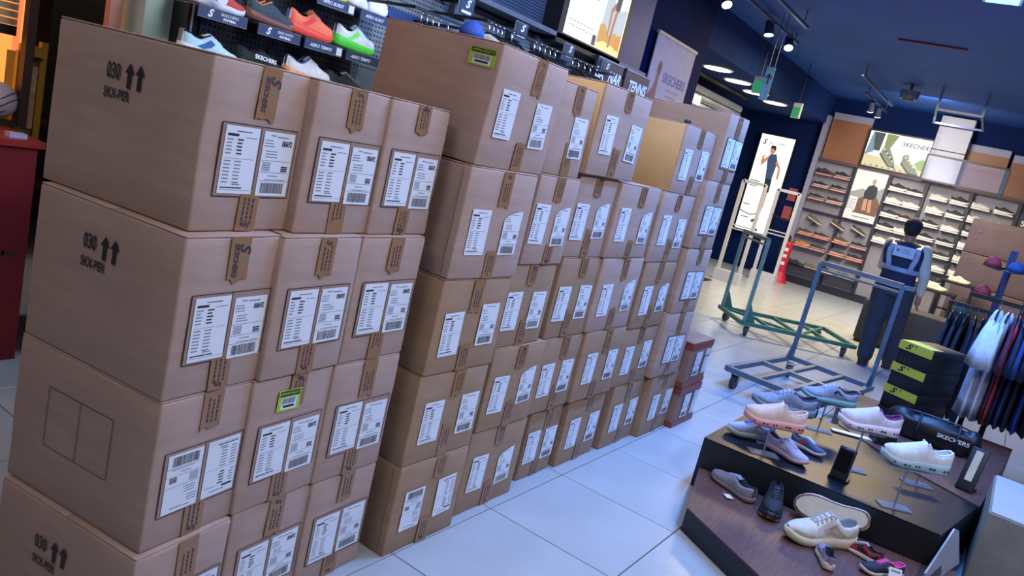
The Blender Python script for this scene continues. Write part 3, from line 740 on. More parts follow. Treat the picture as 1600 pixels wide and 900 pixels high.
shoe('teal and black shoe on the lowest visible row', 'run', (2.85, 3.09, 1.52), (0, .06, 0), '#20262c', '#2aa7b5', SG, L=.28, laces='#9aa4ac')
# square brand tags, rails, hangers with garments
M_taggrey = mat('tag_slate', '#2d3b55', .4, var=.03)
for i, (x, z) in enumerate(((3.555, 2.15), (4.125, 2.15), (4.73, 2.152), (5.30, 2.15))):
    t = thing('brand_tag', '%s square tag from the left on the apparel rail' % ORD[i], 'sign', (x, 2.99, z), 0, 'square tags on the apparel rail')
    MB().box((0, 0, 0), (.125, .012, .092)).build('plate', M_taggrey, t)
    MB().box((0, .004, 0), (.135, .008, .102)).build('rim', M_grey, t)
    obj('logo', text_mesh('S', .06, W, shear=.35, bold=.002, sx=1.2), t, (0, -.0075, .016), FRONT)
    MB().box((0, -.0068, -.029), (.086, .001, .014)).build('print_bar', W, t)
    MB().box((0, .105, .02), (.02, .2, .012)).build('bracket', M_black, t)
rl = thing('apparel_rail', 'thin black hanging rail along the apparel wall', 'rail', (0, 0, 0))
for x0, x1, z in ((2.86, 3.36, 2.0), (3.42, 4.95, 2.075)):
    MB().bar((x0, 2.72, z), (x1, 2.72, z), .012, .012).build('rail', M_black, rl)
    for x in (x0 + .01, x1 - .01): MB().bar((x, 2.72, z), (x, 3.185, z), .014, .014).build('bracket', M_black, rl)
for x in (3.62, 4.22, 4.52, 4.86): MB().box((x + .1, 3.165, 2.16), (.16, .04, .09)).build('rail_box', mat('rail_box_grey', '#5e6672', .4), rl)
MB().box((4.3, 3.178, 2.0), (2.7, .02, .05)).build('blue_trim', mat('rail_blue', '#20396f', .4), wl)
M_chrome = mat('chrome', '#d6d9de', .18, .9, var=0)
gar = MB(); rings = []
for z, sx, sy in ((0, .045, .012), (-.02, .09, .018), (-.05, .19, .022), (-.09, .21, .026), (-.3, .2, .03), (-.62, .2, .035)):
    rings.append([Vector((sy * sin(a) * (1 + .18 * sin(5 * a)), sx * cos(a), z)) for a in [2 * pi * q / 20 for q in range(20)]])
gar.ring(rings); GAR_ME = gar.mesh('garment', M_white, True)
hk = MB(); hk.tube([(0, 0, .0), (0, 0, .035), (0, .012, .055), (0, .0, .068), (0, -.014, .06)], .005, 6)
HOOK_ME = hk.mesh('hook', M_chrome, True)
hb = MB(); hb.tube([(0, -.19, -.055), (0, -.09, -.012), (0, 0, .002), (0, .09, -.012), (0, .19, -.055)], .008, 6)
HBAR_ME = hb.mesh('hanger_bar', M_black, True)
def hanger_garment(x, y, zr, col, label, group, rz=0.0, size=.8, gme=None):
    t = thing('hanging_garment', label, 'garment', (x, y, zr - .062), rz, group); t.scale = (size, size, size)
    obj('hook', HOOK_ME, t); obj('hanger_bar', HBAR_ME, t)
    g = obj('garment', gme or GAR_ME, t, (0, 0, -.005)); g.material_slots[0].link = 'OBJECT'
    g.material_slots[0].material = mat('cloth_' + col.lstrip('#'), col, .85, var=.06, scale=25, bump=.15, bscale=120)
    return t
cols = [('#6e7467', 'olive grey'), ('#8c928a', 'pale grey'), ('#7a827f', 'mid grey'), ('#5c6668', 'dark grey'), ('#e4e8ee', 'white'), ('#23408c', 'royal blue')]
xs = [2.92, 2.965, 3.01, 3.055, 3.13, 3.27]
for i, (x, (c, n)) in enumerate(zip(xs, cols)):
    hanger_garment(x, 2.72, 2.0, c, '%s top on the apparel rail above the large carton' % n, 'tops on the apparel rail', radians(-15), .72)
cols2 = [('#e8ecf2', 'white'), ('#1d2430', 'black'), ('#dfe4ea', 'white'), ('#20283a', 'navy'), ('#2f55b0', 'blue'), ('#171b24', 'black'), ('#1d222d', 'black'), ('#222938', 'navy'), ('#15181f', 'black'), ('#1a2030', 'navy'), ('#1b2028', 'black'), ('#20262f', 'black'), ('#161a22', 'black'), ('#1d2534', 'navy')]
xs2 = [3.46, 3.50, 3.54, 3.58, 3.68, 3.92, 3.98, 4.04, 4.10, 4.16, 4.38, 4.46, 4.54, 4.62]
for i, (c, n) in enumerate(cols2):
    hanger_garment(xs2[i], 2.72, 2.075, c, '%s top, %s after the gap on the apparel rail' % (n, (ORD + ['thirteenth', 'fourteenth'])[i]), 'tops on the apparel rail', radians(-15), .9)
# blue cap hanging by the first garments
def cap_obj(x, y, z, rz, col, brim, label, group='caps'):
    t = thing('cap', label, 'cap', (x, y, z), rz, group); t.scale = (.8, .8, .8)
    d = MB(); rings = []
    for a in (0, .25, .5, .75, .93, .99):
        rings.append([Vector((.085 * cos(a * pi / 2) * cos(q), .08 * cos(a * pi / 2) * sin(q), .105 * sin(a * pi / 2))) for q in [2 * pi * k / 18 for k in range(18)]])
    d.ring(rings).build('crown', fabric(col), t, smooth=True)
    b = MB(); top = []; bot = []
    for k in range(13):
        q = -1.15 + 2.3 * k / 12
        top.append(Vector((.075 * cos(q), .078 * sin(q), .004)))
        bot.append(Vector((.085 * cos(q) + .075 * cos(q * .95), .082 * sin(q), -.014 + .012 * abs(sin(q)))))
    vs = top + bot + [v - Vector((0, 0, .004)) for v in top + bot]; n = 13; fs = []
    for k in range(12): fs += [(k, k + 1, n + k + 1, n + k), (2 * n + k, 3 * n + k, 3 * n + k + 1, 2 * n + k + 1), (n + k, n + k + 1, 3 * n + k + 1, 3 * n + k)]
    b.add(vs, fs).build('brim', fabric(brim), t, smooth=True)
    MB().ell((0, 0, .105), (.008, .008, .005), 8, 4).build('button', fabric(brim), t)
    return t
cap_obj(3.20, 2.62, 1.945, radians(-70), '#2b4fa8', '#27479a', 'blue cap hung among the tops on the apparel rail')
# lightbox above the apparel rail
PAPER = emit('lightbox_white', '#f6fffb', 1.25)
t = thing('apparel_lightbox', 'lit apparel poster with a runner above the hanging rail', 'lightbox', (0, 3.02, 0))
MB().box((5.055, .07, 2.72), (.96, .14, 1.06)).build('frame', M_black, t)
MB().rect(4.64, 2.262, 5.475, 3.17).build('poster', PAPER, t, (0, -.002, 0), FRONT)
pic = MB(); pm = [emit('p_rock', '#c79a52', 1.0), emit('p_mist', '#b9c3c2', 1.0), emit('p_skin', '#b97d5c', .9), emit('p_short', '#46545c', .8), emit('p_teal', '#3fa6b4', 1.0), emit('p_orange', '#e08a3a', 1.0), emit('p_sand', '#f2d48a', 1.1)]
pic.flat([(5.10, 2.27), (5.46, 2.27), (5.465, 2.62), (5.30, 2.56), (5.22, 2.66), (5.13, 2.62)], .0, 1)
pic.flat([(5.10, 2.27), (5.46, 2.27), (5.46, 2.36), (5.35, 2.42), (5.25, 2.38), (5.17, 2.45), (5.10, 2.43)], .001, 0)
pic.flat([(5.08, 2.265), (5.46, 2.265), (5.44, 2.31), (5.2, 2.33), (5.1, 2.30)], .002, 6); pic.flat([(5.38, 2.30), (5.45, 2.31), (5.45, 2.42), (5.39, 2.41)], .0025, 5)
pic.flat([(5.265, 2.30), (5.295, 2.30), (5.305, 2.46), (5.325, 2.60), (5.285, 2.60), (5.27, 2.46)], .003, 2); pic.flat([(5.225, 2.38), (5.245, 2.38), (5.24, 2.55), (5.30, 2.60), (5.28, 2.64), (5.21, 2.57)], .003, 2)
pic.flat([(5.27, 2.57), (5.335, 2.57), (5.345, 2.73), (5.26, 2.73)], .004, 3); pic.flat([(5.255, 2.73), (5.35, 2.73), (5.36, 2.95), (5.25, 2.95)], .005, 4)
pic.flat([(5.20, 2.76), (5.36, 2.74), (5.36, 2.77), (5.21, 2.80)], .006, 2); pic.flat([(5.28, 2.97), (5.325, 2.97), (5.33, 3.04), (5.305, 3.06), (5.28, 3.04)], .005, 2)
pic.rect(5.03, 2.268, 5.085, 2.34, .003, 3)
pic.build('runner_picture', pm, t, (0, -.003, 0), FRONT)
LT = emit('poster_ink', '#2b5560', .5)
obj('lettering', text_mesh('SKECHERS', .085, LT, sx=.95, space=1.1), t, (4.88, -.004, 2.77), FRONT)
obj('lettering', text_mesh('APPAREL', .085, LT, sx=.95, space=1.1), t, (4.88, -.004, 2.665), FRONT)
gl = MB()
for k in range(8): gl.rect(4.72 + k * .038, 2.565, 4.745 + k * .038, 2.58)
for k in range(2):
    for q in range(7): gl.rect(4.68 + q * .05, 2.33 + k * .035, 4.718 + q * .05, 2.338 + k * .035)
gl.build('small_print', emit('poster_grey_ink', '#a4b4a8', .7), t, (0, -.004, 0), FRONT)
# department boards at the end of the wall
for x0, x1, txt, xx, label in ((5.17, 5.60, 'UA   NAR', 5.36, 'slate department board partly behind the last square tag'), (5.655, 6.10, 'TENNIS', 5.90, 'slate tennis department board at the end of the wall')):
    t = thing('department_board', label, 'sign', (0, 3.01, 0), 0, 'department boards')
    MB().box(((x0 + x1) / 2, 0, 2.12), (x1 - x0, .02, .2)).build('board', mat('board_slate', '#232c44', .45), t)
    MB().box(((x0 + x1) / 2, -.004, 2.215), (x1 - x0, .02, .012)).build('edge', M_grey, t)
    for q, wd_ in enumerate(txt.split()): obj('lettering', text_mesh(wd_, .115, W, shear=.25, bold=.004, sx=.86), t, (xx if ' ' not in txt else (5.235, 5.48)[q], -.0115, 2.10), FRONT)
    MB().box(((x0 + x1) / 2, .1, 2.17), (.05, .16, .03)).build('bracket', M_black, t)
# banner behind the end of the wall
bn = thing('banner', 'pale hanging banner with a person and blue lettering', 'banner', (0, 3.5, 0))
k = 3.5 / 3.0
MB().box((6.487 * k, .02, 2.20), (.845 * k, .012, 1.15)).build('cloth', mat('banner_cloth', '#b8b2c6', .7, var=.03), bn)
MB().box((6.487 * k, .02, 2.785), (.87 * k, .03, .03)).build('top_rod', M_grey, bn)
obj('lettering', text_mesh('SKECHERS', .135, mat('banner_blue', '#4659a8', .6, var=0), bold=.002, sx=.95), bn, (6.60 * k, .012, 2.40), FRONT)
lp = MB()
for q, (a, b) in enumerate(((6.46, 6.75), (6.48, 6.72), (6.52, 6.70))): lp.rect(a * k, 2.29 - q * .06, b * k, 2.31 - q * .06)
lp.build('small_print', mat('banner_grey', '#8f90b0', .6, var=0), bn, (0, .0125, 0), FRONT)
pp = MB(); cx = 6.245 * k
pp.flat([(cx - .045 + .045 * cos(q) + .045, 2.47 + .075 * sin(q)) for q in [2 * pi * i / 14 for i in range(14)]], 0, 0)
pp.flat([(cx - .03, 2.40), (cx + .03, 2.40), (cx + .035, 2.30), (cx + .06, 2.10), (cx + .05, 1.7), (cx - .2, 1.7), (cx - .16, 2.16), (cx - .05, 2.28)], .001, 1)
pp.flat([(cx - .06, 1.72), (cx - .01, 1.72), (cx - .005, 2.15)], .002, 2)
pp.build('person_picture', [mat('ban_hair', '#3a3244', .6, var=0), mat('ban_skin', '#8b5560', .6, var=0), mat('ban_pale', '#c6c2d6', .6, var=0)], bn, (0, .0125, 0), FRONT)

# ================================================================== far wall of shoes
XF = 15.3
M_back = mat('bay_back_panel', '#878591', .6, var=.03, scale=2)
M_post = mat('bay_post', '#151b30', .5, var=.04)
M_coral = mat('coral_shelf', '#c98f86', .4, var=.04)
M_pale = mat('pale_shelf', '#cfd0cf', .4, var=.03)
M_rust = mat('rust_panel', '#8a5a3f', .5, var=.06, scale=2)
M_lilac = mat('lilac_pillar', '#8d8fa6', .6, var=.03)
def shoewall_unit(name_label, y0, y1, z0=.12, z1=2.34):
    t = thing('shoe_wall_bay', name_label, 'shoe display', (XF, 0, 0), 0, 'shoe wall bays')
    MB().box((-.02, (y0 + y1) / 2, (z0 + z1) / 2), (.04, y0 - y1, z1 - z0)).build('back_panel', M_back, t)
    MB().box((-.06, (y0 + y1) / 2, .065), (.14, y0 - y1, .13)).build('skirting', M_post, t)
    MB().box((-.09, y1 + .03, (z0 + z1) / 2), (.14, .06, z1 - z0)).build('post', M_post, t)
    MB().box((-.08, (y0 + y1) / 2, z1 + .02), (.16, y0 - y1, .05)).build('cornice', mat('cornice_plum', '#4c3b45', .5), t)
    return t
bays = {'a': shoewall_unit('far shoe bay left of the man poster', 3.69, 2.36), 'b': shoewall_unit('far shoe bay right of the man poster', 2.36, 1.76),
        'c': shoewall_unit('far shoe bay below the white column', 1.76, 1.06), 'd': shoewall_unit('far shoe bay left of the tall brown cartons', 1.06, .34), 'e': shoewall_unit('far shoe bay behind the tall brown cartons', .34, -.9)}
MB().box((-.09, 2.99, 1.88), (.14, .05, .92)).build('post', M_post, bays['a'])
MB().box((-.09, 2.99, .7), (.14, .03, 1.3)).build('post', M_post, bays['a'])
for z in (1.41,): MB().box((-.08, 3.04, z), (.13, 1.3, .025)).build('divider', M_post, bays['a'])
MB().box((-.15, 3.03, .33), (.3, 1.3, .02)).build('bottom_shelf', M_post, bays['a'])
tag(MB().box((15.24, 3.735, 1.6), (.22, .09, 3.1)).build('wall_pillar', M_lilac), 'slim lilac grey pillar at the left end of far shoe wall', 'pillar')
rr = random.Random(4)
DK = ['#23262d', '#2c3138', '#34302e', '#1e2430', '#3a3d40']; LT_ = ['#dcdcd8', '#e6e6e2', '#cfcfca', '#d8d2c4']
def place(bay, y, z, up, so, label, st, shelf, tilt=0):
    t = bays[bay]
    if shelf: MB().box((-.12, y, z - .016), (.2, .285, .026)).build('shelf', shelf, t)
    shoe_simple(st, up, so, label, (XF - .14, y, z + (.002 if not tilt else .03)), -pi / 2 + rr.uniform(-.12, .12), 'shoes on the far wall', ry=tilt, k=1.0)
RN = ['top', 'second', 'third', 'fourth', 'fifth', 'sixth', 'seventh']
def cname(c): return {'#dcdcd8': 'white', '#e6e6e2': 'white', '#cfcfca': 'pale grey', '#d8d2c4': 'cream'}.get(c, 'dark')
for r, z in enumerate((2.11, 1.875, 1.64)):
    for q, y in enumerate((3.50, 3.17)):
        c = rr.choice(DK); place('a', y, z, c, rr.choice(['#8b8f8a', '#2a2d30', '#bdbdb8']), 'dark shoe on coral shelf, %s row, %s, left of the man poster' % (RN[r], ('left', 'right')[q]), rr.choice(['run', 'low']), M_coral)
for q, y in enumerate((3.42, 2.99, 2.62)):
    place('a', y, 1.19, ['#5a5a4c', '#4c3a38', '#3f3b36'][q], '#c9b9a6', 'tilted brown shoe under the man poster row, %s of three' % ORD[q], 'low', None, .35)
    MB().box((-.08, y, 1.18), (.14, .06, .02)).build('shoe_bracket', M_post, bays['a'])
for r, z in enumerate((.965, .735)):
    for q, y in enumerate((3.50, 3.2, 2.85, 2.53)):
        c = ['#3c4438', '#2d3138', '#4a4236', '#23272e', '#b07a35', '#2f353a', '#3a4a55', '#1d2533'][r * 4 + q]
        place('a', y, z, c, rr.choice(['#c8c8c2', '#8d9090', '#d9a08c']), '%s shoe on coral shelf, %s low row, %s from left' % ('tan' if c == '#b07a35' else 'dark', ('upper', 'lower')[r], ORD[q]), rr.choice(['run', 'low']), M_coral)
for q, y in enumerate((3.50, 3.21, 2.93, 2.60)):
    place('a', y, .345, ['#23303a', '#6a5f4c', '#2a3138', '#39515a'][q], ['#2a2d30', '#9c9284', '#c6c6c0', '#9aa4a2'][q], 'dark shoe on the black bottom shelf, %s from left' % ORD[q], 'run', None)
for bay, ys, rows, nm in (('b', (2.22, 1.93), 5, 'right of the man poster'), ('c', (1.55, 1.23), 7, 'below the white column'), ('d', (.90, .56), 6, 'nearest the tall cartons')):
    for r in range(rows):
        z = 2.105 - r * .236
        for q, y in enumerate(ys):
            dark = rr.random() < {'b': .25, 'c': .5, 'd': .15}[bay]
            if bay == 'b' and r == 0 and q == 1: dark = True
            up = rr.choice(DK) if dark else rr.choice(LT_); so = rr.choice(['#e8e8e4', '#dedcd6'])
            place(bay, y, z, up, so, '%s shoe with pale sole, %s row, %s, bay %s' % (cname(up) if not dark else 'dark', RN[r], ('left', 'right')[q], nm), rr.choice(['run', 'low', 'slip']), M_pale if bay != 'b' else M_pale)
# poster of the seated man
t = thing('man_poster', 'poster of a man in black sitting on rocks', 'poster', (XF - .1, 0, 0))
MB().box((0, 2.675, 1.885), (.06, .60, .93)).build('board', mat('poster_edge', '#2a2f3c', .5), t)
ps = MB(); P_ = [mat('mp_sky', '#d6dad8', .5, var=0), mat('mp_hill', '#8f9694', .5, var=0), mat('mp_rock', '#6b4d40', .5, var=0), mat('mp_black', '#202736', .5, var=0), mat('mp_skin', '#b58a72', .5, var=0), mat('mp_band', '#d9dadb', .5, var=0), mat('mp_ink', '#51565c', .5, var=0)]
ps.rect(-.29, -.46, .29, .46, 0, 0); ps.flat([(-.29, .02), (-.1, .12), (.05, .06), (.29, .24), (.29, -.3), (-.29, -.3)], .001, 1)
ps.flat([(-.16, -.33), (.24, -.33), (.26, -.12), (.18, .0), (.02, .02), (-.12, -.06)], .002, 2); ps.flat([(-.04, -.06), (.10, -.06), (.16, .02), (.14, .18), (.06, .22), (-.02, .18), (-.06, .06)], .003, 3)
ps.flat([(.03, .22), (.08, .22), (.09, .30), (.06, .33), (.02, .30)], .004, 4); ps.flat([(-.02, -.26), (.05, -.26), (.03, -.04), (-.03, -.06)], .004, 4)
ps.flat([(.08, -.28), (.14, -.28), (.10, -.04), (.05, -.06)], .004, 4); ps.rect(-.29, -.46, .29, -.33, .003, 5); ps.rect(-.27, -.3, -.13, -.05, .003, 5)
for q in range(5): ps.rect(-.26, -.27 + q * .04, -.15, -.262 + q * .04, .005, 6)
for q in range(10): ps.rect(-.14 + q * .03, -.405, -.118 + q * .03, -.385, .005, 6)
ps.build('picture', P_, t, (-.032, 2.675, 1.885), SIDE)
# big lit screen above the bays
t = thing('lit_screen', 'large lit screen of hiking shoes on a trail', 'screen', (XF - .12, 0, 0))
MB().box((0, 2.40, 2.72), (.1, 1.12, .68)).build('housing', M_black, t)
sc = MB(); P_ = [emit('sc_white', '#eefdf6', 1.2), emit('sc_jean', '#7c93a2', .8), emit('sc_olive', '#8f9460', .7), emit('sc_tan', '#cfc6a0', .9), emit('sc_grey', '#8d9082', .7), emit('sc_green', '#8fb070', .8), emit('sc_ink', '#36504b', .5), emit('sc_dark', '#4c5a58', .5)]
sc.rect(-.53, -.31, .53, .31, 0, 0); sc.flat([(-.53, -.31), (.53, -.31), (.53, -.16), (.2, -.24), (-.2, -.12), (-.53, -.10)], .001, 3)
sc.flat([(-.53, -.12), (-.48, .30), (-.32, .30), (-.40, -.05)], .002, 1); sc.flat([(-.46, .30), (-.28, .30), (-.30, -.02), (-.40, -.02)], .0025, 7); sc.flat([(-.25, .30), (-.05, .30), (-.16, .0), (-.24, -.04)], .002, 2)
sc.flat([(-.25, .05), (-.14, .06), (-.02, -.12), (.02, -.24), (-.10, -.24), (-.28, -.06)], .003, 4); sc.flat([(-.53, -.24), (-.4, -.18), (-.22, -.17), (-.2, -.22), (-.5, -.29)], .003, 3)
sc.flat([(.10, -.02), (.18, .02), (.22, -.08), (.36, -.20), (.42, -.30), (.26, -.31), (.1, -.16)], .003, 4); sc.flat([(.3, -.12), (.42, -.02), (.53, -.06), (.53, -.2), (.4, -.22)], .0025, 5)
for q in range(7): sc.flat([(-.24 + q * .03, .03 - q * .028), (-.215 + q * .03, .045 - q * .03), (-.20 + q * .03, .02 - q * .03), (-.23 + q * .03, .005 - q * .028)], .004, 7 if q % 2 else 3)
sc.flat([(-.29, -.07), (-.10, -.255), (.02, -.265), (.02, -.24), (-.09, -.235), (-.27, -.045)], .005, 7); sc.flat([(.09, -.17), (.26, -.315), (.42, -.315), (.42, -.295), (.27, -.29), (.1, -.145)], .005, 7)
for q in range(4): sc.flat([(.14 + q * .05, -.03 - q * .045), (.17 + q * .05, -.02 - q * .045), (.175 + q * .05, -.055 - q * .045), (.145 + q * .05, -.065 - q * .045)], .004, 3)
for q in range(9): sc.flat([(-.5 + q * .1, -.29), (-.47 + q * .1, -.27 + .01 * (q % 3)), (-.43 + q * .1, -.30)], .002, 4 if q % 2 else 2)
sc.build('picture', P_, t, (-.052, 2.405, 2.72), SIDE)
obj('lettering', text_mesh('SKECHERS', .105, MATS['sc_ink'], shear=.3, bold=.002), t, (-.056, 2.14, 2.89), SIDE)
# rust panels, white column and glazed frame above the bays
for n, y0, y1, z0, z1 in (('left of the lit screen', 3.66, 2.97, 2.38, 3.12), ('right of the white column', 1.38, .75, 2.38, 3.0), ('at the right edge of the picture', .70, -.9, 2.38, 2.95)):
    tag(MB().box((XF - .03, (y0 + y1) / 2, (z0 + z1) / 2), (.06, y0 - y1, z1 - z0)).build('rust_panel', M_rust), 'rust brown wall panel %s' % n, 'panel', 'rust panels')
    tag(MB().box((XF - .03, (y0 + y1) / 2, z1 + .06), (.05, y0 - y1, .12)).build('grey_band', M_lilac), 'grey band above the rust panel %s' % n, 'panel', 'grey bands')
t = thing('white_column', 'white boxed column above the shoe bays', 'column', (XF, 0, 0))
for z0, z1 in ((2.36, 2.90), (2.905, 3.30), (3.315, 3.48)): MB().box((-.14, 1.64, (z0 + z1) / 2), (.28, .52, z1 - z0 - .012)).build('panel', mat('column_white', '#b5b5c2', .5, var=.02), t)
MB().box((-.12, 1.64, 2.92), (.2, .5, 1.12)).build('core', M_post, t)
t = thing('glazed_frame', 'black framed glass case in front of white column', 'frame', (14.75, 0, 0))
for a, b in (((0, 1.88, 2.78), (0, .66, 2.78)), ((0, 1.88, 2.36), (0, .66, 2.36)), ((0, 1.88, 2.36), (0, 1.88, 2.78)), ((0, .66, 2.36), (0, .66, 2.78))): MB().bar(a, b, .03, .03).build('frame_bar', M_black, t)
MB().box((0, 1.27, 2.57), (.006, 1.2, .4)).build('pane', mat('case_glass', '#8fa6dc', .12, var=0, alpha=.12), t)
for y in (1.86, .68): MB().cone((0, y, 2.78), (0, y, 3.5), .006, .006, 6).build('suspension_rod', M_black, t)
nb = thing('navy_board', 'navy board with pale lettering at the right edge', 'sign', (XF - .1, -.02, 2.03))
MB().box((0, 0, 0), (.05, .8, .3)).build('board', M_navy, nb); obj('lettering', text_mesh('SKECHERS', .13, mat('cream_letter', '#e8dcb0', .5, var=0), bold=.003), nb, (-.027, 0, -.02), SIDE)
# tall lit poster of a running man near the exit
t = thing('runner_lightbox', 'tall lit poster of a running man beside the exit', 'lightbox', (XF - .06, 4.52, 1.67))
MB().box((0, 0, 0), (.1, .70, 1.92)).build('frame', M_black, t)
MB().rect(-.325, -.935, .325, .935).build('poster', PAPER, t, (-.052, 0, 0), SIDE)
rn = MB(); P_ = [emit('rn_skin', '#c98d68', .9), emit('rn_shirt', '#46587a', .7), emit('rn_short', '#2c3a52', .5), emit('rn_hair', '#2a2422', .4), emit('rn_shoe', '#4a5a66', .6), emit('rn_ink', '#7f9490', .7)]
rn.flat([(-.03 + .055 * cos(a), .66 + .075 * sin(a)) for a in [2 * pi * q / 12 for q in range(12)]], 0, 0); rn.flat([(-.085, .68), (-.08, .745), (0, .75), (.03, .69), (.0, .66), (-.02, .70)], .001, 3)
rn.flat([(-.06, .58), (.06, .6), (.12, .45), (.10, .1), (-.02, .1), (-.05, .3), (-.08, .45)], .001, 1); rn.flat([(-.02, .12), (.11, .12), (.12, -.14), (-.0, -.14)], .002, 2)
rn.flat([(-.06, .56), (-.16, .46), (-.19, .36), (-.15, .33), (-.20, .50), (-.15, .56), (-.17, .42), (-.08, .46)], .0015, 0); rn.flat([(-.06, .56), (-.08, .46), (-.17, .34), (-.20, .42), (-.19, .5), (-.16, .5), (-.15, .44)], .002, 0)
rn.flat([(.1, .5), (.2, .36), (.22, .14), (.18, .14), (.165, .34), (.09, .42)], .0015, 0); rn.flat([(.01, -.12), (.1, -.12), (.1, -.4), (.07, -.66), (.03, -.66), (.03, -.4)], .001, 0)
rn.flat([(-.06, -.72), (.05, -.64), (.09, -.66), (.08, -.70), (-.04, -.77)], .003, 4); rn.flat([(.06, -.86), (.11, -.86), (.13, -.92), (.03, -.9)], .003, 4)
for q, (a, b, y) in enumerate(((-.3, -.1, .02), (-.29, -.1, -.03), (-.28, -.14, -.08), (-.3, -.16, -.45), (-.28, -.12, -.7))): rn.rect(a, y, b, y + .022, .002, 5)
rn.rect(.21, .2, .215, .7, .002, 5)
rn.build('runner_picture', P_, t, (-.055, 0, 0), SIDE)
obj('lettering', text_mesh('SKECHERS', .075, MATS['rn_shirt'], sx=.95), t, (-.056, -.02, .79), SIDE)
obj('logo', text_mesh('S', .13, MATS['rn_short'], shear=.3, bold=.004), t, (-.056, .235, .79), SIDE)
# security antennas at the exit
M_gate = mat('antenna_white', '#b9bcc6', .45, var=.03)
for i, (x, y0, y1, n) in enumerate(((12.3, 3.99, 3.63, 'left'), (13.85, 3.86, 3.48, 'right'))):
    t = thing('security_gate', 'pale security antenna frame, %s of two at the exit' % n, 'security gate', (x, (y0 + y1) / 2, 0), 0, 'security gates')
    w = (y0 - y1) / 2
    MB().box((0, 0, .09), (.16, 2 * w + .06, .18)).build('base', M_gate, t)
    for s in (-1, 1): MB().bar((0, s * w, .18), (0, s * w, 1.64), .05, .05).build('upright', M_gate, t)
    MB().bar((0, -w, 1.63), (0, w, 1.63), .05, .05).build('top_bar', M_gate, t)
    for z in (.86, .92): MB().bar((0, -w, z), (0, w, z), .02, .02).build('cross_bar', M_gate, t)
    MB().tube([(-.01, w, 1.2), (-.03, w * .2, 1.16), (-.03, -w * .4, 1.14), (-.01, -w, 1.18)], .008, 6).build('cable', M_black, t)
t = thing('fire_extinguisher', 'red fire extinguisher on a red stand by shoe wall', 'fire extinguisher', (14.6, 3.6, 0))
M_red = mat('extinguisher_red', '#b3213a', .35, var=.03)
MB().cone((0, 0, 0), (0, 0, .2), .17, .09, 16).build('stand', M_red, t, smooth=False)
MB().cone((0, 0, .2), (0, 0, .72), .085, .085, 16).build('cylinder', M_red, t); MB().ell((0, 0, .72), (.085, .085, .06), 14, 6).build('shoulder', M_red, t, smooth=True)
MB().cone((0, 0, .76), (0, 0, .86), .025, .02, 10).build('valve', M_black, t); MB().bar((0, 0, .86), (-.1, .05, .9), .02, .015).build('lever', M_black, t)
for z in (.36, .5, .62): MB().box((-.082, .0, z), (.01, .1, .06)).build('label_patch', M_white, t)
MB().tube([(0, 0, .82), (.0, .1, .8), (-.02, .13, .6), (-.03, .1, .35)], .014, 8).build('hose', M_black, t, smooth=True)
for i, z in enumerate((1.25, 1.6)):
    tag(MB().box((15.28, 3.98, z), (.02, .16, .24)).build('safety_notice', mat('notice_red', '#9c4a52', .5, var=.05)), 'small red safety notice, %s of two beside shoe wall' % ('lower', 'upper')[i], 'notice', 'safety notices')
tag(MB().prism([(-.3, -.2), (.3, -.2), (.3, .2), (-.3, .2)], 0, .012).build('floor_mat', M_black, None, (11.6, 4.1, .0005)), 'black floor mat beside the left antenna', 'mat')
tag(MB().box((8.60, 3.62, 2.37), (.3, .03, .1)).build('window_sign', emit('bright_sign', '#f6ffdd', 1.2)), 'small bright lit sign at the end of the banner partition', 'sign')
# ================================================================== stepped display table
M_wood = mat('wood_laminate', '#5f4038', .55, var=.14, scale=6, stretch=(1.6, 22, 4), spec=.3)
M_blk = mat('black_laminate', '#0f141f', .4, var=.05, scale=4, spec=.3)
M_blkm = mat('black_matte', '#13161d', .5, var=.05)
t = thing('display_table', 'low stepped display table in black and brown wood', 'display table', (0, 0, 0))
tread = [(3.80, 1.03), (3.27, .885), (2.80, .18), (3.0, -.40), (3.95, -.16), (3.86, -.06), (3.80, .5)]
MB().prism(list(reversed(tread)), .0, .104).build('plinth', M_blkm, t)
MB().prism(list(reversed(tread)), .104, .112).build('wood_tread', M_wood, t)
tier = [(3.802, 1.05), (4.9, 1.05), (5.05, .63), (4.69, .19), (4.5, -.17), (3.862, -.06)]
MB().prism(list(reversed(tier)), .0, .262).build('tier_body', M_blkm, t)
MB().prism(list(reversed(tier)), .262, .27).build('black_tier_top', M_blk, t)
up3 = [(5.052, .63), (6.14, .82), (6.14, -.3), (4.51, -.18), (4.692, .19)]
MB().prism(list(reversed(up3)), .0, .264).build('rear_body', M_blkm, t)
MB().prism(list(reversed(up3)), .264, .276).build('wood_rear_top', M_wood, t)
# clear acrylic shoe stands
M_acrp = mat('acrylic_plate', '#9fb0cc', .15, var=0, alpha=.55)
M_rod = mat('rod_silver', '#aab2c2', .25, .6, var=0)
def acrylic_stand(x, y, z0, z1, rz, label, cx=None, cy=None):
    t = thing('shoe_stand', label, 'shoe stand', (x, y, z0), rz, 'clear shoe stands')
    MB().box((0, 0, .003), (.15, .07, .006)).build('base_plate', M_acrp, t)
    MB().cone((0, 0, .006), (0, 0, z1 - z0 - .006), .005, .005, 8).build('rod', M_rod, t)
    MB().box((0, 0, z1 - z0 - .004), (.2, .075, .006)).build('top_plate', M_acrp, t)
TH = radians(123)
acrylic_stand(3.965, .155, .27, .478, TH, 'clear stand under the mint soled white shoe')
acrylic_stand(4.265, .41, .27, .495, TH, 'clear stand under the purple collared white shoe')
acrylic_stand(3.93, .78, .27, .44, TH, 'clear stand under the peach shoe')
acrylic_stand(4.12, .80, .27, .485, TH, 'clear stand under the grey blue shoe')
acrylic_stand(4.47, .115, .27, .36, TH, 'short clear stand by the wood edge of the table')
SH = 'shoes on the display table'
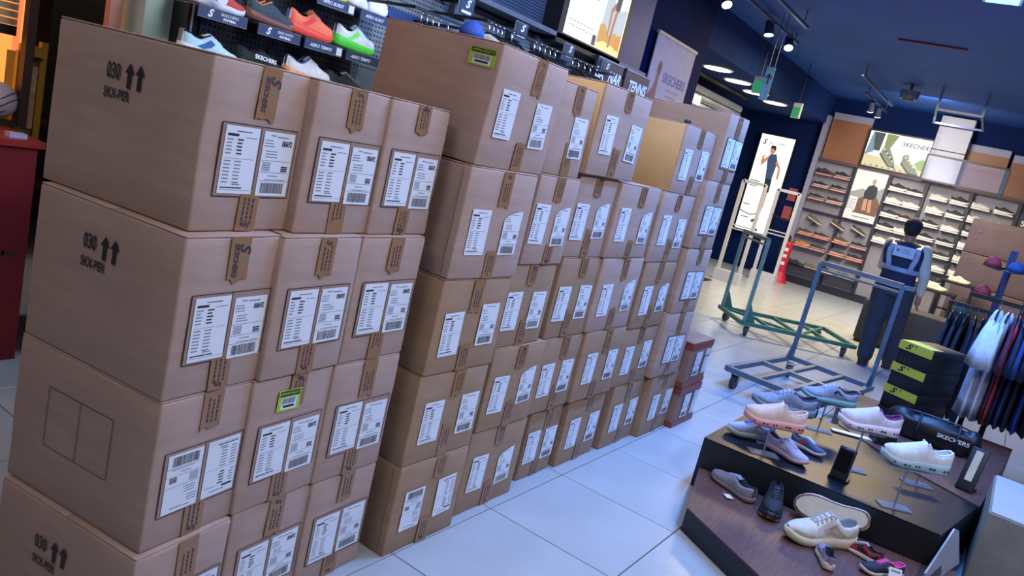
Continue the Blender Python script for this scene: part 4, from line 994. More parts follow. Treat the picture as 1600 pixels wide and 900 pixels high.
shoe('white slip-on shoe with pale mint sole on clear stand', 'slip', (3.985, .14, .482), TH, '#d3dbe0', '#9fb8bd', SH, lining='#b9c6cf', k=1.08, vents='#22333c', collar='#d8e0e6', heel='#d3dbe0')
shoe('white slip-on shoe with purple collar on clear stand', 'slip', (4.265, .40, .499), TH, '#cfc9d6', '#d8cfd6', SH, lining='#5a2a5a', k=1.07, vents='#3a3340', collar='#6d2f72', heel='#cfc9d6')
shoe('peach slip-on shoe with pink sole on clear stand', 'slip', (3.87, .765, .444), TH, '#d9bdb2', '#d99a92', SH, lining='#cdb3ab', k=1.03, vents='#5a2c2a', collar='#dcc8bf')
shoe('grey blue lace shoe with navy collar behind the peach one', 'run', (4.05, .78, .489), TH, '#7f8ba3', '#6d7f98', SH, lining='#1b2540', k=1.12, collar='#23304f', laces='#98a4bc', outsole='#55657e', overlay='#6a7690')
shoe('grey and teal shoe behind the grey blue shoe', 'run', (4.76, .69, .452), radians(120), '#8d94ab', '#6fa0a5', SH, lining='#222a3c', k=1.08, stripe='#1c2536', laces='#a7b2cc', collar='#1f2740', heel='#8fa6b8', overlay='#79839c')
acrylic_stand(4.76, .69, .27, .449, radians(120), 'clear stand under the grey and teal shoe')
shoe('white and violet shoe lying under the peach shoe', 'chunky', (4.09, .905, .278), (0, 0, radians(128)), '#b9bccf', '#c9cbb9', SH, lining='#6a62a0', k=.88, laces='#7a6fc0', stripe='#7d74bd', overlay='#cfd0d8')
shoe('lilac pink shoe with its toe turned to the table edge', 'run', (4.03, .69, .276), (0, 0, radians(-112)), '#a9a3c0', '#bf9fb0', SH, lining='#5a4a58', k=.86, laces='#b9b3d0', overlay='#bdb6cc')
shoe('small striped shoe beside the lilac pink shoe', 'run', (4.27, .64, .276), (0, 0, radians(-100)), '#4a5876', '#c9bfc0', SH, lining='#1a2030', k=.66, stripe='#b5494f', laces='#c9cede')
shoe('grey loafer with a paper tag at the left end of the tread', 'low', (3.70, .82, .114), radians(61), '#7f7c86', '#6f6468', SH, lining='#1f222c', k=.95, laces='#8f97b4')
tag(MB().box((0, 0, 0), (.05, .034, .0012)).build('paper_tag', M_paper, None, (3.585, .80, .119), (0, .06, radians(40))), 'white paper tag beside the grey loafer', 'tag')
shoe('black lace shoe with its toe toward the camera', 'chunky', (3.66, .615, .118), (0, 0, radians(192)), '#12161f', '#171b24', SH, lining='#0c0f15', k=.98, laces='#1d2430', outsole='#cfc9b8', overlay='#1a2030')
shoe('cream chunky sneaker in the middle of the tread', 'chunky', (3.555, .37, .118), radians(137), '#cfcbc0', '#cfc9b4', SH, lining='#6f7a84', k=1.18, laces='#c2c0bc', stripe='#a59d8d', outsole='#a9a58c', overlay='#b7b1a4')
shoe('white shoe lying on its side with the sole showing', 'low', (3.735, .375, .205), (radians(112), radians(8), radians(96)), '#c7d3df', '#cfc9bb', SH, lining='#8fa6c9', k=1.12, outsole='#7a5a52', stripe='#5fb0b8', laces='#8fb6d8', pad='#c9c2ae')
shoe('child shoe seen from behind with lilac heel', 'chunky', (3.40, .305, .115), radians(22), '#8f7fa8', '#c9c6bd', SH, lining='#12141c', k=.62, heel='#9c86ae', collar='#11141d', overlay='#b9b3c4')
shoe('red and black child shoe', 'run', (3.63, .20, .115), radians(70), '#a5242e', '#c9c4c0', SH, lining='#14161d', k=.62, laces='#9ea6ac', collar='#171a22', overlay='#1a1c24')
shoe('navy child shoe with pink laces and tag', 'run', (3.53, .10, .115), radians(132), '#1d2238', '#c9c3b6', SH, lining='#d04f9c', k=.66, laces='#d64fa0', collar='#d64fa0', stripe='#c6cade', overlay='#2a3050')
tg = thing('swing_tag', 'white swing tag on the child shoe with pink laces', 'tag', (3.475, .045, .15), (radians(60), 0, radians(-70)))
MB().box((0, 0, 0), (.05, .075, .0012)).build('card', M_paper, tg)
pt = MB(); pt.rect(-.018, .02, .018, .028); pt.rect(-.014, -.012, .016, -.004); pt.rect(-.01, -.02, .012, -.014); pt.build('card_print', M_inkg, tg, (0, 0, .001))
# handheld scanner propped on the table
t = thing('handheld_scanner', 'black handheld scanner propped up on the table', 'scanner', (4.0, .425, .272), radians(-95))
mx = Matrix.Rotation(radians(-14), 4, 'X')
o = obj('body', bevel_box_mesh('body', (.082, .024, .165), .010, M_blkm, 3), t, (0, .02, .086), (radians(-14), 0, 0))
MB().box((0, -.0128, .012), (.066, .001, .11)).build('screen', mat('screen_black', '#06080c', .08, var=0), o)
MB().box((0, -.0128, .074), (.02, .001, .004)).build('earpiece', M_rod, o)
MB().box((.0425, 0, -.02), (.004, .01, .024)).build('side_button', mat('btn_grey', '#8d929c', .4), o)
MB().box((0, .03, .006), (.09, .07, .012)).build('cradle', M_blkm, t)
# table signs and small box
t = thing('leaning_sign', 'long pale sign leaning along the right end of the tread', 'sign', (3.62, -.02, .113), radians(-12))
MB().prism([(0, 0), (.46, 0), (.46, .15), (.40, .17), (0, .06)], -.004, .004).build('board', mat('sign_pale', '#9ba0ad', .3, var=.04), t, (0, -.05, 0), (radians(72), 0, 0))
MB().prism([(.05, .012), (.2, .012), (.2, .05), (.05, .04)], .0045, .0055).build('insert', mat('sign_dark_insert', '#4a4f59', .4), t, (0, -.05, 0), (radians(72), 0, 0))
t = thing('sign_holder', 'black sign holder with pale face at the wood edge', 'sign', (4.72, -.10, .277), radians(-25))
o = obj('board', bevel_box_mesh('board', (.012, .085, .24), .004, M_blkm, 2), t, (0, 0, .115), (0, radians(22), radians(15)))
MB().box((-.0075, .0, .02), (.002, .035, .17)).build('pale_face', mat('sign_cream', '#c9bfa6', .4), o)
MB().box((0, 0, .008), (.09, .07, .016)).build('foot', M_blkm, t)
t = thing('small_black_box', 'small black box with white top behind purple collared shoe', 'box', (5.0, .37, .277), TH)
MB().box((0, 0, .03), (.12, .09, .06)).build('body', M_blkm, t); MB().box((0, 0, .064), (.122, .092, .008)).build('lid', M_grey, t)
tag(MB().box((0, 0, 0), (.26, .05, .004)).build('shelf_card', M_white, None, (4.93, .52, .279), (0, 0, radians(118))), 'white strip card on the wood top', 'card')
# large black shoe with lettering
def bag_f(mb):
    mb.ell((0, 0, .085), (.085, .23, .085), 20, 12); mb.box((0, 0, .07), (.15, .36, .13)); mb.ell((0, .2, .10), (.07, .09, .075), 16, 10); mb.ell((0, -.2, .09), (.075, .06, .08), 16, 10)
bs = thing('black_bag', 'black bag with white lettering behind the mint soled shoe', 'bag', (5.42, .14, .278), radians(4))
obj('body', blob('body', bag_f, .011, mat('bag_black', '#0f131c', .45, var=.05), 4), bs)
for y in (-.12, .1): MB().tube([(-.07, y, .01), (-.088, y, .08), (-.06, y, .15), (0, y, .172)], .009, 6).build('strap', mat('strap_black', '#1b2130', .5), bs, smooth=True)
MB().tube([(0, .2, .165), (0, .1, .172), (0, -.1, .172), (0, -.2, .158)], .006, 6).build('zip', M_zip if 'M_zip' in globals() else mat('zip_grey', '#39415a', .4), bs, smooth=True)
obj('lettering', text_mesh('SKECHERS', .034, W, bold=.0006, sx=1.15), bs, (-.0885, -.10, .09), SIDE)
# black shoe boxes with lime lids
M_limebox = mat('lime_lid', '#b5b63e', .45, var=.03); M_bx = mat('shoebox_black', '#12151c', .5, var=.04)
def shoebox(x, y, z, rz, label, lime=True):
    t = thing('shoe_box', label, 'shoe box', (x, y, z), rz, 'black shoe boxes')
    d, w, h = .385, .235, .154
    obj('body', bevel_box_mesh('body', (d, w, h - .006), .003, M_bx, 1), t, (d / 2, -w / 2, h / 2 - .003))
    obj('lid', bevel_box_mesh('lid', (d + .008, w + .008, .06), .003, M_bx, 1), t, (d / 2, -w / 2, h - .028))
    if lime:
        MB().box((-.0052, -w / 2, h - .028), (.002, w + .008, .056)).build('lime_end', M_limebox, t)
        obj('logo', text_mesh('S', .05, M_ink, shear=.45, bold=.002, sx=1.5), t, (-.0068, -w * .26, h - .028), SIDE)
        MB().rect(-.006, -.005, .006, .005).build('thumb_hole', M_ink, t, (-.0068, -w * .5, h - .012), SIDE)
for i in range(4):
    if i: shoebox(5.75, .522 - i * .002, .342 + (i - 1) * .1555, radians(-27), ['', 'black shoe box with lime lid, lowest of three', 'black shoe box with lime lid, middle of three', 'black shoe box with lime lid, top of three'][i], i > 0)
fb = MB(); fb.box((.19, -.118, .032), (.38, .23, .062)); tag(fb.build('flat_box', M_bx, None, (5.75, .525, .277), (0, 0, radians(-27))), 'flat black box under the shoe box stack', 'box')
tp = MB(); tp.box((.07, -.1075, .0008), (.14, .215, .0016))
tag(tp.build('box_sheet', M_limebox, None, (5.75, .516, .342 + 3 * .1555), (0, 0, radians(-27))), 'lime sheet on top of the shoe box stack', 'sheet')
# concrete plinth at the right
t = thing('concrete_plinth', 'grey concrete plinth with pale sheet at the lower right', 'plinth', (4.06, -.20, 0))
obj('body', bevel_box_mesh('body', (.72, .8, .395), .006, mat('concrete', '#7d7a72', .8, var=.08, scale=7, bump=.2), 2), t, (.36, -.4, .1975))
MB().box((.36, -.4, .398), (.70, .78, .006)).build('top_sheet', mat('plinth_sheet', '#aeb2c2', .5, var=.03), t)

# ================================================================== carts
M_bluem = mat('cart_blue', '#56677a', .45, .2, var=.08, scale=10)
M_greenm = mat('cart_green', '#3f7568', .45, .2, var=.08, scale=10)
M_rub = mat('wheel_rubber', '#3d4248', .6, var=.05); M_zinc = mat('zinc', '#8c949c', .35, .7, var=.04)
def caster(parent, x, y, r, top):
    c = thing('caster', None, None, (x, y, 0), RND.uniform(-.4, .4)); c.parent = parent
    for k in ('label', 'category'):
        if k in c: del c[k]
    w = MB(); w.cone((0, -.018, r), (0, .018, r), r, r, 18); w.build('wheel', M_rub, c, smooth=False)
    f = MB(); f.box((0, 0, top - .012), (.075, .06, .008))
    for s in (-1, 1): f.add([(-.02, s * .026, top - .016), (.03, s * .026, top - .016), (.012, s * .026, r - .012), (-.012, s * .026, r - .012), (-.02, s * .03, top - .016), (.03, s * .03, top - .016), (.012, s * .03, r - .012), (-.012, s * .03, r - .012)], [(0, 1, 2, 3), (7, 6, 5, 4), (0, 4, 5, 1), (1, 5, 6, 2), (2, 6, 7, 3), (3, 7, 4, 0)])
    f.build('fork', M_zinc, c)
def cart(name_label, corners, end, zt, zup, m, brace, mu=None):
    """corners A,B,C,D of the deck in order; the two uprights stand on the corners listed in end"""
    A = [Vector((*c, 0)) for c in corners]; cen = sum(A, Vector()) / 4
    t = thing('platform_cart', name_label, 'cart', tuple(cen), 0, 'platform carts')
    L = [c - cen for c in A]; z = Vector((0, 0, zt - .02))
    for i in range(4): MB().bar(L[i] + z, L[(i + 1) % 4] + z, .045, .04).build('deck_rail', m, t)
    la = (L[1] - L[0]); sd = (L[3] - L[0])
    if brace == 'ladder':
        for k in (.33, .66): MB().bar(L[0] + sd * k + z, L[1] + sd * k + z, .035, .03).build('deck_slat', m, t)
        MB().bar(L[0] + la * .5 + z, L[3] + la * .5 + z, .045, .035).build('deck_crossbar', M_zinc, t)
    else:
        for k in (.25, .5, .75): MB().bar(L[0] + la * k + z, L[3] + la * k + z, .035, .03).build('deck_crossbar', m, t)
        MB().bar(L[0] + la * .02 + z, L[3] + la * .5 + z, .03, .025).build('deck_brace', m, t)
        MB().bar(L[3] + la * .5 + z, L[0] + la * .98 + z, .03, .025).build('deck_brace', m, t)
    e0, e1 = end
    ups = []
    for e in (e0, e1):
        inn = (cen - A[e]).normalized() * .03; p = L[e] + inn
        MB().bar(p + z, p + Vector((0, 0, zup)), .036, .036).build('upright', mu or m, t); ups.append(p)
        oth = L[(e + 1) % 4] if (e + 1) % 4 not in end else L[(e - 1) % 4]
        dv = (oth - L[e]).normalized()
        g = MB(); a = p + Vector((0, 0, zt)); n = dv.cross(Vector((0, 0, 1))).normalized() * .004
        tri = [a - dv * .02, a + dv * .12, a + dv * .02 + Vector((0, 0, .2)), a - dv * .02 + Vector((0, 0, .2))]
        g.ring([[q - n for q in tri], [q + n for q in tri]]).build('gusset', m, t)
    MB().bar(ups[0] + Vector((0, 0, zup)), ups[1] + Vector((0, 0, zup)), .04, .04).build('handle_bar', M_zinc, t)
    MB().bar(ups[0] + Vector((0, 0, zup - .06)), ups[1] + Vector((0, 0, zup - .06)), .02, .02).build('lower_bar', M_zinc, t)
    for i in range(4):
        p = L[i] + (cen - A[i]).normalized() * .1; caster(t, p.x, p.y, .055, zt - .04)
cart('blue metal platform cart with two tall uprights in the foreground', [(5.91, 1.62), (7.2, 1.46), (7.13, .74), (5.84, .9)], (1, 2), .18, 1.06, M_bluem, 'ladder')
cart('green metal platform cart behind the blue cart', [(8.81, 2.71), (9.72, 1.70), (9.09, 1.23), (8.245, 2.254)], (0, 3), .16, 1.06, M_greenm, 'zigzag', mat('cart_pale_green', '#7d9a94', .4, .3, var=.06))

# ================================================================== clothes rack and things at the right edge
t = thing('garment_rack', 'black garment rack at the right edge', 'rack', (6.2, -.2, 0))
MB().bar((0, .45, 1.2), (0, -.9, 1.2), .03, .03).build('rail', M_black, t)
for y in (-.88, .10):
    MB().bar((.0, y, .02), (.0, y, 1.2), .035, .035).build('post', M_black, t); MB().bar((-.25, y, .02), (.25, y, .02), .04, .04).build('foot', M_black, t)
def garment_x_me(seed, sleeve):
    r = random.Random(seed); g = MB(); rings = []; n = 28
    for z, sx, sy in ((0, .05, .008), (-.03, .12, .012), (-.06, .21, .015), (-.12, .22, .016), (-.4, .215, .018), (-.62, .22, .02), (-.74, .225, .022)):
        rings.append([Vector((sx * cos(a), sy * sin(a) * (1 + .45 * sin(7 * a + z * 4 + seed)), z + .012 * sin(3 * a))) for a in [2 * pi * q / n for q in range(n)]])
    g.ring(rings); return g.mesh('garment', M_white, True)
GX = [garment_x_me(i, 0) for i in range(3)]
def sleeve_me():
    g = MB(); rings = []
    for x, z, rx, ry in ((-.19, -.07, .02, .03), (-.235, -.13, .045, .045), (-.27, -.24, .05, .062), (-.30, -.36, .055, .078)):
        rings.append([Vector((x + rx * cos(a), ry * sin(a) * (1 + .15 * sin(5 * a)), z + .02 * cos(a))) for a in [2 * pi * q / 18 for q in range(18)]])
    g.ring(rings); return g.mesh('sleeve', M_white, True)
SL_ME = sleeve_me()
def rack_garment(y, zr, col, label, k, sleeve=True, x=6.2):
    t = thing('hanging_garment', label, 'garment', (x, y, zr - .06), RND.uniform(-.06, .06), 'clothes on the black rack')
    h = obj('hook', HOOK_ME, t, (0, 0, 0), (0, 0, pi / 2)); obj('hanger_bar', HBAR_ME, t, (0, 0, 0), (0, 0, pi / 2))
    m = mat('cloth_' + col.lstrip('#'), col, .85, var=.06, scale=25, bump=.15, bscale=120)
    for nm, me in (('garment', GX[k % 3]), ('sleeve', SL_ME)):
        if nm == 'sleeve' and not sleeve: continue
        g = obj(nm, me, t, (0, 0, -.004)); g.material_slots[0].link = 'OBJECT'; g.material_slots[0].material = m
        if 'white tee' in label and nm == 'garment': g.scale = (1, 1.9, 1)
        if nm == 'sleeve' and 'loose' not in label: g.scale = (1, .3, 1)
for i, (y, c, n) in enumerate(((.055, '#c9d3e8', 'white tee with loose sleeve'), (-.01, '#c4cfe6', 'second white tee behind the first one'), (-.055, '#5a2440', 'maroon tee'), (-.10, '#1c2748', 'navy tee next to the maroon one'), (-.15, '#20407a', 'blue tee'), (-.20, '#161f3c', 'navy tee between the blue tees'), (-.25, '#1d3f86', 'bright blue tee near the right edge'), (-.30, '#131a33', 'black tee near the right edge'), (-.36, '#1a2546', 'navy tee at the right edge'), (-.43, '#1b2444', 'last navy tee past the right edge'))):
    rack_garment(y, 1.2, c, n + ' on the black rack', i, True)
rk2 = thing('low_rack', 'lower black rail with dark clothes beside brown cartons', 'rack', (6.6, .24, 0))
MB().bar((0, .14, 1.08), (0, -.2, 1.08), .03, .03).build('rail', M_black, rk2)
MB().bar((.0, -.2, 0), (0, -.2, 1.08), .035, .035).build('post', M_black, rk2); MB().bar((-.25, -.2, .02), (.25, -.2, .02), .04, .04).build('foot', M_black, rk2)
for i, y in enumerate((.33, .28, .23, .18, .13)):
    rack_garment(y, 1.08, ['#12172b', '#151b30', '#10162a', '#131a30', '#101529'][i], 'dark tee, %s from left on the lower rail' % ORD[i], i + 1, True, x=6.6)
rack_garment(-.075, 1.2, '#b23a48', 'red tee between maroon and navy tees', 2, False)
tree = thing('cap_stand', 'dark blue cap stand behind the black rack', 'cap stand', (7.12, .10, 0))
MB().bar((0, 0, 0), (0, 0, 1.55), .05, .05).build('pole', mat('stand_blue', '#23365f', .5), tree); MB().cone((0, 0, 0), (0, 0, .03), .2, .19, 16).build('base', M_black, tree)
for z, y in ((1.40, .11), (1.40, -.05), (1.17, .1)): MB().bar((0, 0, z), (-.1, y, z), .015, .015).build('arm', M_black, tree)
cap_obj(7.02, .21, 1.395, radians(200), '#9c2a30', '#101820', 'red cap with dark brim, upper one on the stand', 'caps on the stand')
cap_obj(7.02, .05, 1.395, radians(160), '#23457c', '#141c30', 'blue cap on the stand', 'caps on the stand')
cap_obj(7.02, .21, 1.165, radians(200), '#962a30', '#101820', 'red cap with dark brim, lower one on the stand', 'caps on the stand')
cap_obj(7.03, .30, 0.97, radians(200), '#1d3a38', '#12181f', 'dark green cap lowest beside the rail', 'caps on the stand')
t = thing('dark_bench', 'dark grey upholstered bench behind the person', 'bench', (10.75, 1.0, 0), radians(0))
obj('body', bevel_box_mesh('body', (.5, .98, .52), .02, mat('bench_charcoal', '#3a3d47', .8, var=.06), 3), t, (0, 0, .30))
MB().box((0, 0, .02), (.46, .94, .04)).build('base', M_black, t)

# tall brown cartons at the right, black nested tables
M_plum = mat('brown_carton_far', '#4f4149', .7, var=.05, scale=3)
zz = 0
for i, h in enumerate((.42, .48, .48, .53)):
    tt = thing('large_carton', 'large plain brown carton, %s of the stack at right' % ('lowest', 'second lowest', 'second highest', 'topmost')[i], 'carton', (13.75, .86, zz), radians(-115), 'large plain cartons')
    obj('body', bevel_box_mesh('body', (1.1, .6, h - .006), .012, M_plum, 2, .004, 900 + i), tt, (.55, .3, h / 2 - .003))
    MB().box((.55, -.004, h - .02), (1.08, .004, .008)).build('flap_line', mat('card_edge', '#7d614d', .8, var=0), tt)
    for q in range(3): MB().rect(.08 + q * .03, .12 + q * .1, .12 + q * .03, .15 + q * .1).build('print_mark', mat('dim_print', '#5a4650', .7, var=0), tt, (0, -.006, 0), FRONT)
    zz += h
for i, (x, y, w, d, h) in enumerate(((12.7, .95, .5, .36, .74), (13.2, .72, .4, .3, .9))):
    tt = thing('nesting_table', 'black metal nesting table, %s of two right of the person' % ('front', 'rear')[i], 'table', (x, y, 0), 0, 'nesting tables')
    for a in (-1, 1):
        for b in (-1, 1): MB().bar((a * d / 2, b * w / 2, 0), (a * d / 2, b * w / 2, h), .03, .03).build('leg', M_black, tt)
    MB().box((0, 0, h), (d + .06, w + .06, .03)).build('top', M_black, tt)
    for z in (.1, h * .55): MB().bar((-d / 2, -w / 2, z), (-d / 2, w / 2, z), .025, .025).build('stretcher', M_black, tt)
    shoe_simple('run', '#d6d2c6', '#cfc6a8', 'cream shoe on the %s nesting table' % ('front', 'rear')[i], (x - .05, y, h + .017), -pi / 2, 'shoes on the nesting tables')

# ================================================================== stall of the neighbouring shop at the far left
M_redc = mat('stall_red', '#6a131c', .45, var=.08, scale=3)
t = thing('stall_counter', 'dark red stall counter at the left edge', 'counter', (.9, 3.6, 0))
MB().box((0, .3, .49), (1.52, .6, .98)).build('body', M_redc, t); MB().box((0, .3, 1.0), (1.56, .64, .03)).build('counter_top', mat('stall_top', '#8a2a26', .35, var=.05), t)
nz = MB(); r_ = random.Random(2)
for q in range(26): x = -.3 + q * .04; nz.rect(x, .50 + r_.uniform(-.012, .01), x + r_.uniform(.02, .05), .512 + r_.uniform(-.006, .012))
nz.build('print_line', mat('stall_print', '#35100f', .6, var=0), t, (0, -.001, 0), FRONT)
M_org = emit('orange_glow', '#ff9a4a', 1.35)
t = thing('lit_display_case', 'orange lit display case on the red counter', 'display case', (0, 4.0, 1.016))
MB().box((1.02, .25, .85), (1.68, .02, 1.7)).build('glowing_back', M_org, t)
MB().box((1.752, .0, .85), (.038, .05, 1.7)).build('side_post', mat('case_post', '#2a1718', .5), t); MB().box((.95, .12, .01), (1.55, .3, .02)).build('case_floor', M_blkm, t)
MB().box((1.80, .245, .85), (.03, .02, 1.7)).build('glowing_edge', emit('orange_edge', '#ff7a4a', 1.3), t)
tt = thing('wall_blind', 'cream slatted blind inside the orange case', 'blind', (1.6, 4.2, 1.016))
for q in range(12): MB().box((0, 0, .465 + q * .035), (.36, .012, .03)).build('blind_slat', mat('blind_cream', '#d8c79a', .6), tt)
MB().box((0, 0, .425), (.36, .016, .045)).build('bottom_bar', M_blkm, tt)
hb_ = thing('white_ball', 'white ball with dark curved lines in the orange case', 'ball', (1.668, 4.06, 1.036))
MB().ell((0, 0, .085), (.09, .09, .085), 20, 14).build('shell', mat('ball_white', '#b9b6c6', .4, var=.03), hb_, smooth=True)
for q in (-.5, -.1, .3):
    MB().tube([(.091 * cos(a) * cos(q) , -.091 * sin(a) * cos(q) , .085 + .087 * sin(q + .35 * sin(2 * a))) for a in [pi * k / 10 for k in range(11)]], .003, 5).build('ball_line', mat('ball_line', '#3a3d52', .5, var=0), hb_)
tag(MB().box((0, 0, 0), (.07, .05, .02)).build('card_holder', mat('card_lilac', '#a9a7cf', .4, var=.02), None, (1.585, 3.64, 1.026)), 'small lilac card holder on the red counter edge', 'card holder')
M_yel = mat('stall_yellow', '#b8902a', .5, var=.06)
t = thing('yellow_case', 'yellow framed case behind the red counter', 'display case', (1.82, 4.1, .0))
MB().box((-.005, .06, .68), (.12, .1, 1.34)).build('back', mat('case_olive', '#6f6a22', .6, var=.12, scale=12), t)
MB().box((.045, .0, .71), (.03, .03, 1.42)).build('frame_post', M_yel, t); MB().box((-.062, .0, .68), (.012, .03, 1.36)).build('frame_post', M_yel, t)
MB().box((-.01, -.005, 1.37), (.1, .03, .05)).build('frame_rail', M_yel, t); MB().box((-.01, -.005, 1.335), (.1, .026, .01)).build('frame_rail', M_blkm, t)
MB().box((.004, .0, 1.15), (.045, .02, .3)).build('contents', mat('case_beige', '#b9a27a', .7, var=.15, scale=20), t)
t = thing('dark_shelving', 'dark shelf unit with goods behind the yellow case', 'shelf', (1.9, 5.2, 0))
MB().box((-.2, .25, 1.1), (1.6, .03, 2.2)).build('back', mat('shelf_dark', '#1f1d20', .6), t)
for z in (.5, .9, 1.3, 1.7, 2.1): MB().box((-.2, .1, z), (1.6, .3, .025)).build('shelf_board', mat('shelf_dark', '#1f1d20', .6), t)
rc = random.Random(9)
for i in range(10):
    c = rc.choice(['#4a5a50', '#6a5a3a', '#3a4a50', '#8a7a50', '#5a5a5a', '#a0a08a'])
    tag(MB().cone((0, 0, 0), (0, 0, rc.uniform(.12, .22)), .05, .045, 10).build('canister', mat('can_' + c[1:], c, .5, var=.08), None, (1.25 + (i % 5) * .2, 5.28, 1.3125 + (i // 5) * .4)), 'dim canister, %s from left on the %s dark shelf' % (ORD[i % 5], ('lower', 'upper')[i // 5]), 'canister', 'canisters on the dark shelf')
tag(MB().box((1.836, 3.46, 1.6), (.055, .04, 3.2)).build('pink_panel', mat('pink_board', '#b98478', .7, var=.05)), 'narrow pink board beside the mint pillar', 'panel')
tag(MB().box((1.955, 3.42, 1.6), (.13, .2, 3.2)).build('mint_pillar', mat('mint_paint', '#a9c4b8', .6, var=.03)), 'pale mint pillar at the shop entrance', 'pillar')
t = thing('black_door_post', 'black post with white strip beside the mint pillar', 'post', (2.038, 3.3, 0))
MB().box((0, 0, 1.6), (.05, .2, 3.2)).build('post', M_blkm, t); MB().box((-.005, -.102, 2.2), (.008, .004, 1.2)).build('white_strip', M_white, t)
# ================================================================== person seen from behind
M_skin = mat('skin', '#a9745c', .55, var=.03); M_navyv = mat('vest_navy', '#151f3f', .75, var=.05, bump=.1, bscale=90)
M_refl = mat('vest_reflective', '#8a93ac', .35, var=.03); M_slv = mat('sleeve_grey', '#b9b6ab', .8, var=.05, bump=.15, bscale=60)
M_trs = mat('trouser_charcoal', '#2c3142', .85, var=.06, bump=.2, bscale=40); M_boot = mat('boot_brown', '#33282c', .6, var=.05); M_hair = mat('hair_black', '#0e1018', .7, var=.05)
PX, PY = 9.12, 1.03
SHL, SHR = (.02, .195, 1.325), (.0, -.15, 1.33)
HIPL, HIPR = (0, .115, .84), (.01, -.075, .84)
KNL, KNR = (-.02, .10, .46), (.10, -.10, .46)
ANL, ANR = (-.14, .07, .09), (.17, -.13, .09)
ELR, WRR = (-.02, -.215, 1.07), (.06, -.225, .845)
ELL, WRL = (.12, .22, 1.07), (.34, .12, 1.08)
def limb(mb, pts, rad):
    mb.tube(pts, 0, 12, rad=rad)
    for p, r in zip(pts, rad): mb.ell(p, (r, r, r), 12, 8)
TORSO = [(.80, .0, .02, .115, .165), (.90, .0, .02, .115, .165), (1.02, -.005, .025, .105, .15), (1.15, -.01, .03, .115, .175), (1.26, -.005, .035, .115, .195), (1.33, .0, .035, .10, .185), (1.38, .005, .035, .07, .11)]
def torso_ring(z, off=0.0, n=28):
    for a, b in zip(TORSO, TORSO[1:]):
        if a[0] <= z <= b[0]: break
    f = min(1, max(0, (z - a[0]) / (b[0] - a[0]))); c = [a[i] + (b[i] - a[i]) * f for i in range(5)]
    return [Vector((c[1] + (c[3] + off) * cos(q), c[2] + (c[4] + off) * sin(q), z)) for q in [2 * pi * k / n for k in range(n)]]
HC = Vector((.035, .045, 1.515))
def body(mb):
    mb.ring([torso_ring(z) for z in (.80, .86, .92, 1.0, 1.08, 1.16, 1.24, 1.30, 1.34, 1.38)])
    limb(mb, [(.005, .035, 1.34), (.02, .04, 1.43)], [.06, .055])
    mb.ell(HC, (.092, .073, .112), 16, 12); mb.ell(HC + Vector((.03, -.005, -.05)), (.06, .055, .065), 14, 10)
    nz = Vector((.092, -.02, -.005)); mb.ell(HC + nz, (.02, .012, .022), 8, 6)             # nose, head turned a little right
    for s in (-1, 1): mb.ell(HC + Vector((-.005, s * .074, -.01)), (.02, .01, .03), 8, 6)  # ears
    mb.ell(HC + Vector((.083, -.018, -.055)), (.012, .024, .008), 8, 6)                    # lips
    for S, E_, Wr in ((SHR, ELR, WRR), (SHL, ELL, WRL)):
        limb(mb, [S, E_, Wr], [.058, .044, .03])
    for Hh, K, A in ((HIPL, KNL, ANL), (HIPR, KNR, ANR)): limb(mb, [Hh, K, A], [.095, .062, .045])
    for A in (ANL, ANR):
        mb.ell(Vector(A) + Vector((.06, 0, -.05)), (.125, .045, .038), 14, 8)
    for Wr, dv, side in ((Vector(WRR), Vector((.12, -.02, -1)).normalized(), Vector((1, 0, .1))), (Vector(WRL), Vector((1, -.2, .1)).normalized(), Vector((0, .2, 1)))):
        pc = Wr + dv * .05; acr = side.normalized()
        nrm = dv.cross(acr).normalized()
        mb.tube([Wr, Wr + dv * .04, Wr + dv * .085], 0, 10, rad=[.026, .032, .03])
        for k, (off, ln) in enumerate(((-.027, .062), (-.009, .072), (.009, .068), (.027, .052))):
            b = Wr + dv * .08 + acr * off; m1 = b + dv * ln * .5 + nrm * .004; e = m1 + dv * ln * .42 + nrm * .022
            limb(mb, [b, m1, e], [.0098, .009, .0078])
        b = Wr + dv * .03 - acr * .026; limb(mb, [b, b - acr * .022 + dv * .025, b - acr * .026 + dv * .055 + nrm * .008], [.0115, .0105, .009])
person = obj('person', blob('person', body, .0085, M_skin, 3), None, (PX, PY, .002))
tag(person, 'person from behind in navy reflective vest and dark trousers', 'person')
def clothes(name, fn, vox, m, it=3): return obj(name, blob(name, fn, vox, m, it), person)
def trousers(mb):
    mb.ring([torso_ring(z, .014) for z in (.80, .86, .93)])
    for Hh, K, A in ((HIPL, KNL, ANL), (HIPR, KNR, ANR)):
        A2 = Vector(A) + Vector((0, 0, .03)); limb(mb, [Hh, K, A2], [.118, .098, .082])
clothes('trousers', trousers, .012, M_trs)
def sleeves(sg):
    def f(mb):
        S, E_, Wr = (SHR, ELR, WRR) if sg < 0 else (SHL, ELL, WRL)
        limb(mb, [S, E_, Vector(E_).lerp(Vector(Wr), .8)], [.066, .056, .043])
    return f
clothes('sleeve', sleeves(-1), .011, M_slv); clothes('sleeve', sleeves(1), .011, M_slv)
def vest(mb):
    mb.ring([torso_ring(z, .022) for z in (.88, .95, 1.02, 1.1, 1.18, 1.26, 1.31, 1.35, 1.38)])
    mb.ell((0, .16, 1.335), (.07, .07, .04), 12, 8); mb.ell((0, -.09, 1.335), (.07, .07, .04), 12, 8)
clothes('vest', vest, .011, M_navyv, 2)
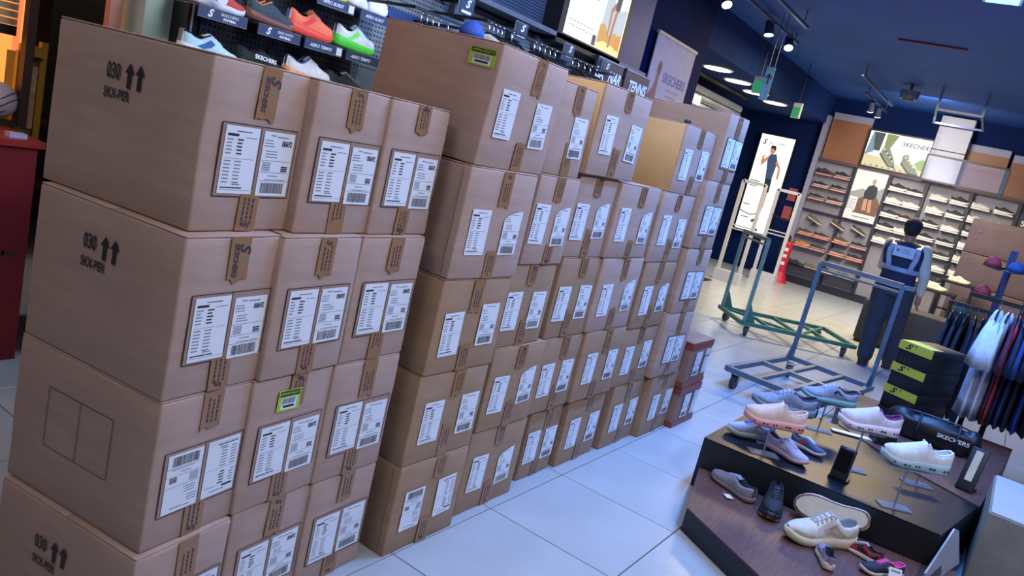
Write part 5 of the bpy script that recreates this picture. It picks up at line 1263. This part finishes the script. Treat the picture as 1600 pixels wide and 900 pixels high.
def band(z0, z1, off=.029):
    mb = MB(); a, b = torso_ring(z0, off), torso_ring(z1, off); c, d = torso_ring(z1, off - .006), torso_ring(z0, off - .006)
    mb.ring([a, b, c, d, a], cap=False); return mb
for z0, z1 in ((.895, .945), (1.06, 1.11)): band(z0, z1).build('reflective_band', M_refl, person, smooth=True)
for sgn, name in ((1, 'l'), (-1, 'r')):
    mb = MB(); path = []
    for z, yy in ((1.08, .105), (1.15, .118), (1.22, .13), (1.28, .135), (1.335, .125)):
        cyy = .03 + sgn * yy
        ring = torso_ring(z, .030, 96); back = [p for p in ring if p.x < .0]
        p = min(back, key=lambda v: abs(v.y - cyy)); path.append(p)
    path.append(Vector((.0, .03 + sgn * .12, 1.385)))
    wv = Vector((0, .024, 0)); nv = Vector((-.005, 0, .0))
    mb.ring([[p - wv, p + wv, p + wv + nv, p - wv + nv] for p in path]).build('reflective_strap', M_refl, person)
pn = MB(); pn.box((0, 0, 0), (.205, .115, .004)); pz = obj('back_panel', pn.mesh('back_panel', mat('panel_pale', '#b4bccd', .5, var=.02)), person, (-.148, .03, 1.275), (pi / 2 - .12, 0, -pi / 2))
MB().flat([(-.06 + .018 * cos(a), .018 * sin(a) + .005) for a in [2 * pi * q / 10 for q in range(10)]], .0025).build('panel_logo', mat('panel_olive', '#6a7c4c', .5, var=0), pz)
pl = MB()
for q in range(3): pl.rect(-.025, -.02 + q * .02, .075 - q * .015, -.012 + q * .02, .0025)
pl.build('panel_print', mat('panel_ink', '#7d88a2', .5, var=0), pz)
for A in (ANL, ANR):
    def boot(mb, A=A):
        mb.ell(Vector(A) + Vector((.065, 0, -.045)), (.14, .052, .045), 14, 8); limb(mb, [Vector(A) + Vector((0, 0, -.03)), Vector(A) + Vector((0, 0, .05))], [.056, .058])
        mb.box((A[0] + .06, A[1], .013), (.26, .09, .022))
    clothes('boot', boot, .009, M_boot, 2)
def hair(mb):
    mb.ell(HC + Vector((-.014, 0, .02)), (.1, .084, .108), 18, 12)
def cap_f(mb): pass
clothes('hair', hair, .009, M_hair, 2)
cb = MB(); rings = []
for a in (0, .3, .55, .8, .95, .995): rings.append([HC + Vector((-.006 + .108 * cos(a * pi / 2) * cos(q), .092 * cos(a * pi / 2) * sin(q), .03 + .105 * sin(a * pi / 2))) for q in [2 * pi * k / 20 for k in range(20)]])
cb.ring(rings).build('cap', mat('cap_navy', '#10162a', .8, var=.04), person, smooth=True)
bb = MB(); bb.prism([(.08, -.075), (.13, -.07), (.17, -.03), (.17, .03), (.13, .07), (.08, .075)], .03, .038); bb.build('cap_brim', MATS['cap_navy'], person, HC)
for s in (-.045, .012):
    MB().ell(HC + Vector((.086, s, .012)), (.008, .011, .007), 8, 6).build('eye', M_white, person, smooth=True)
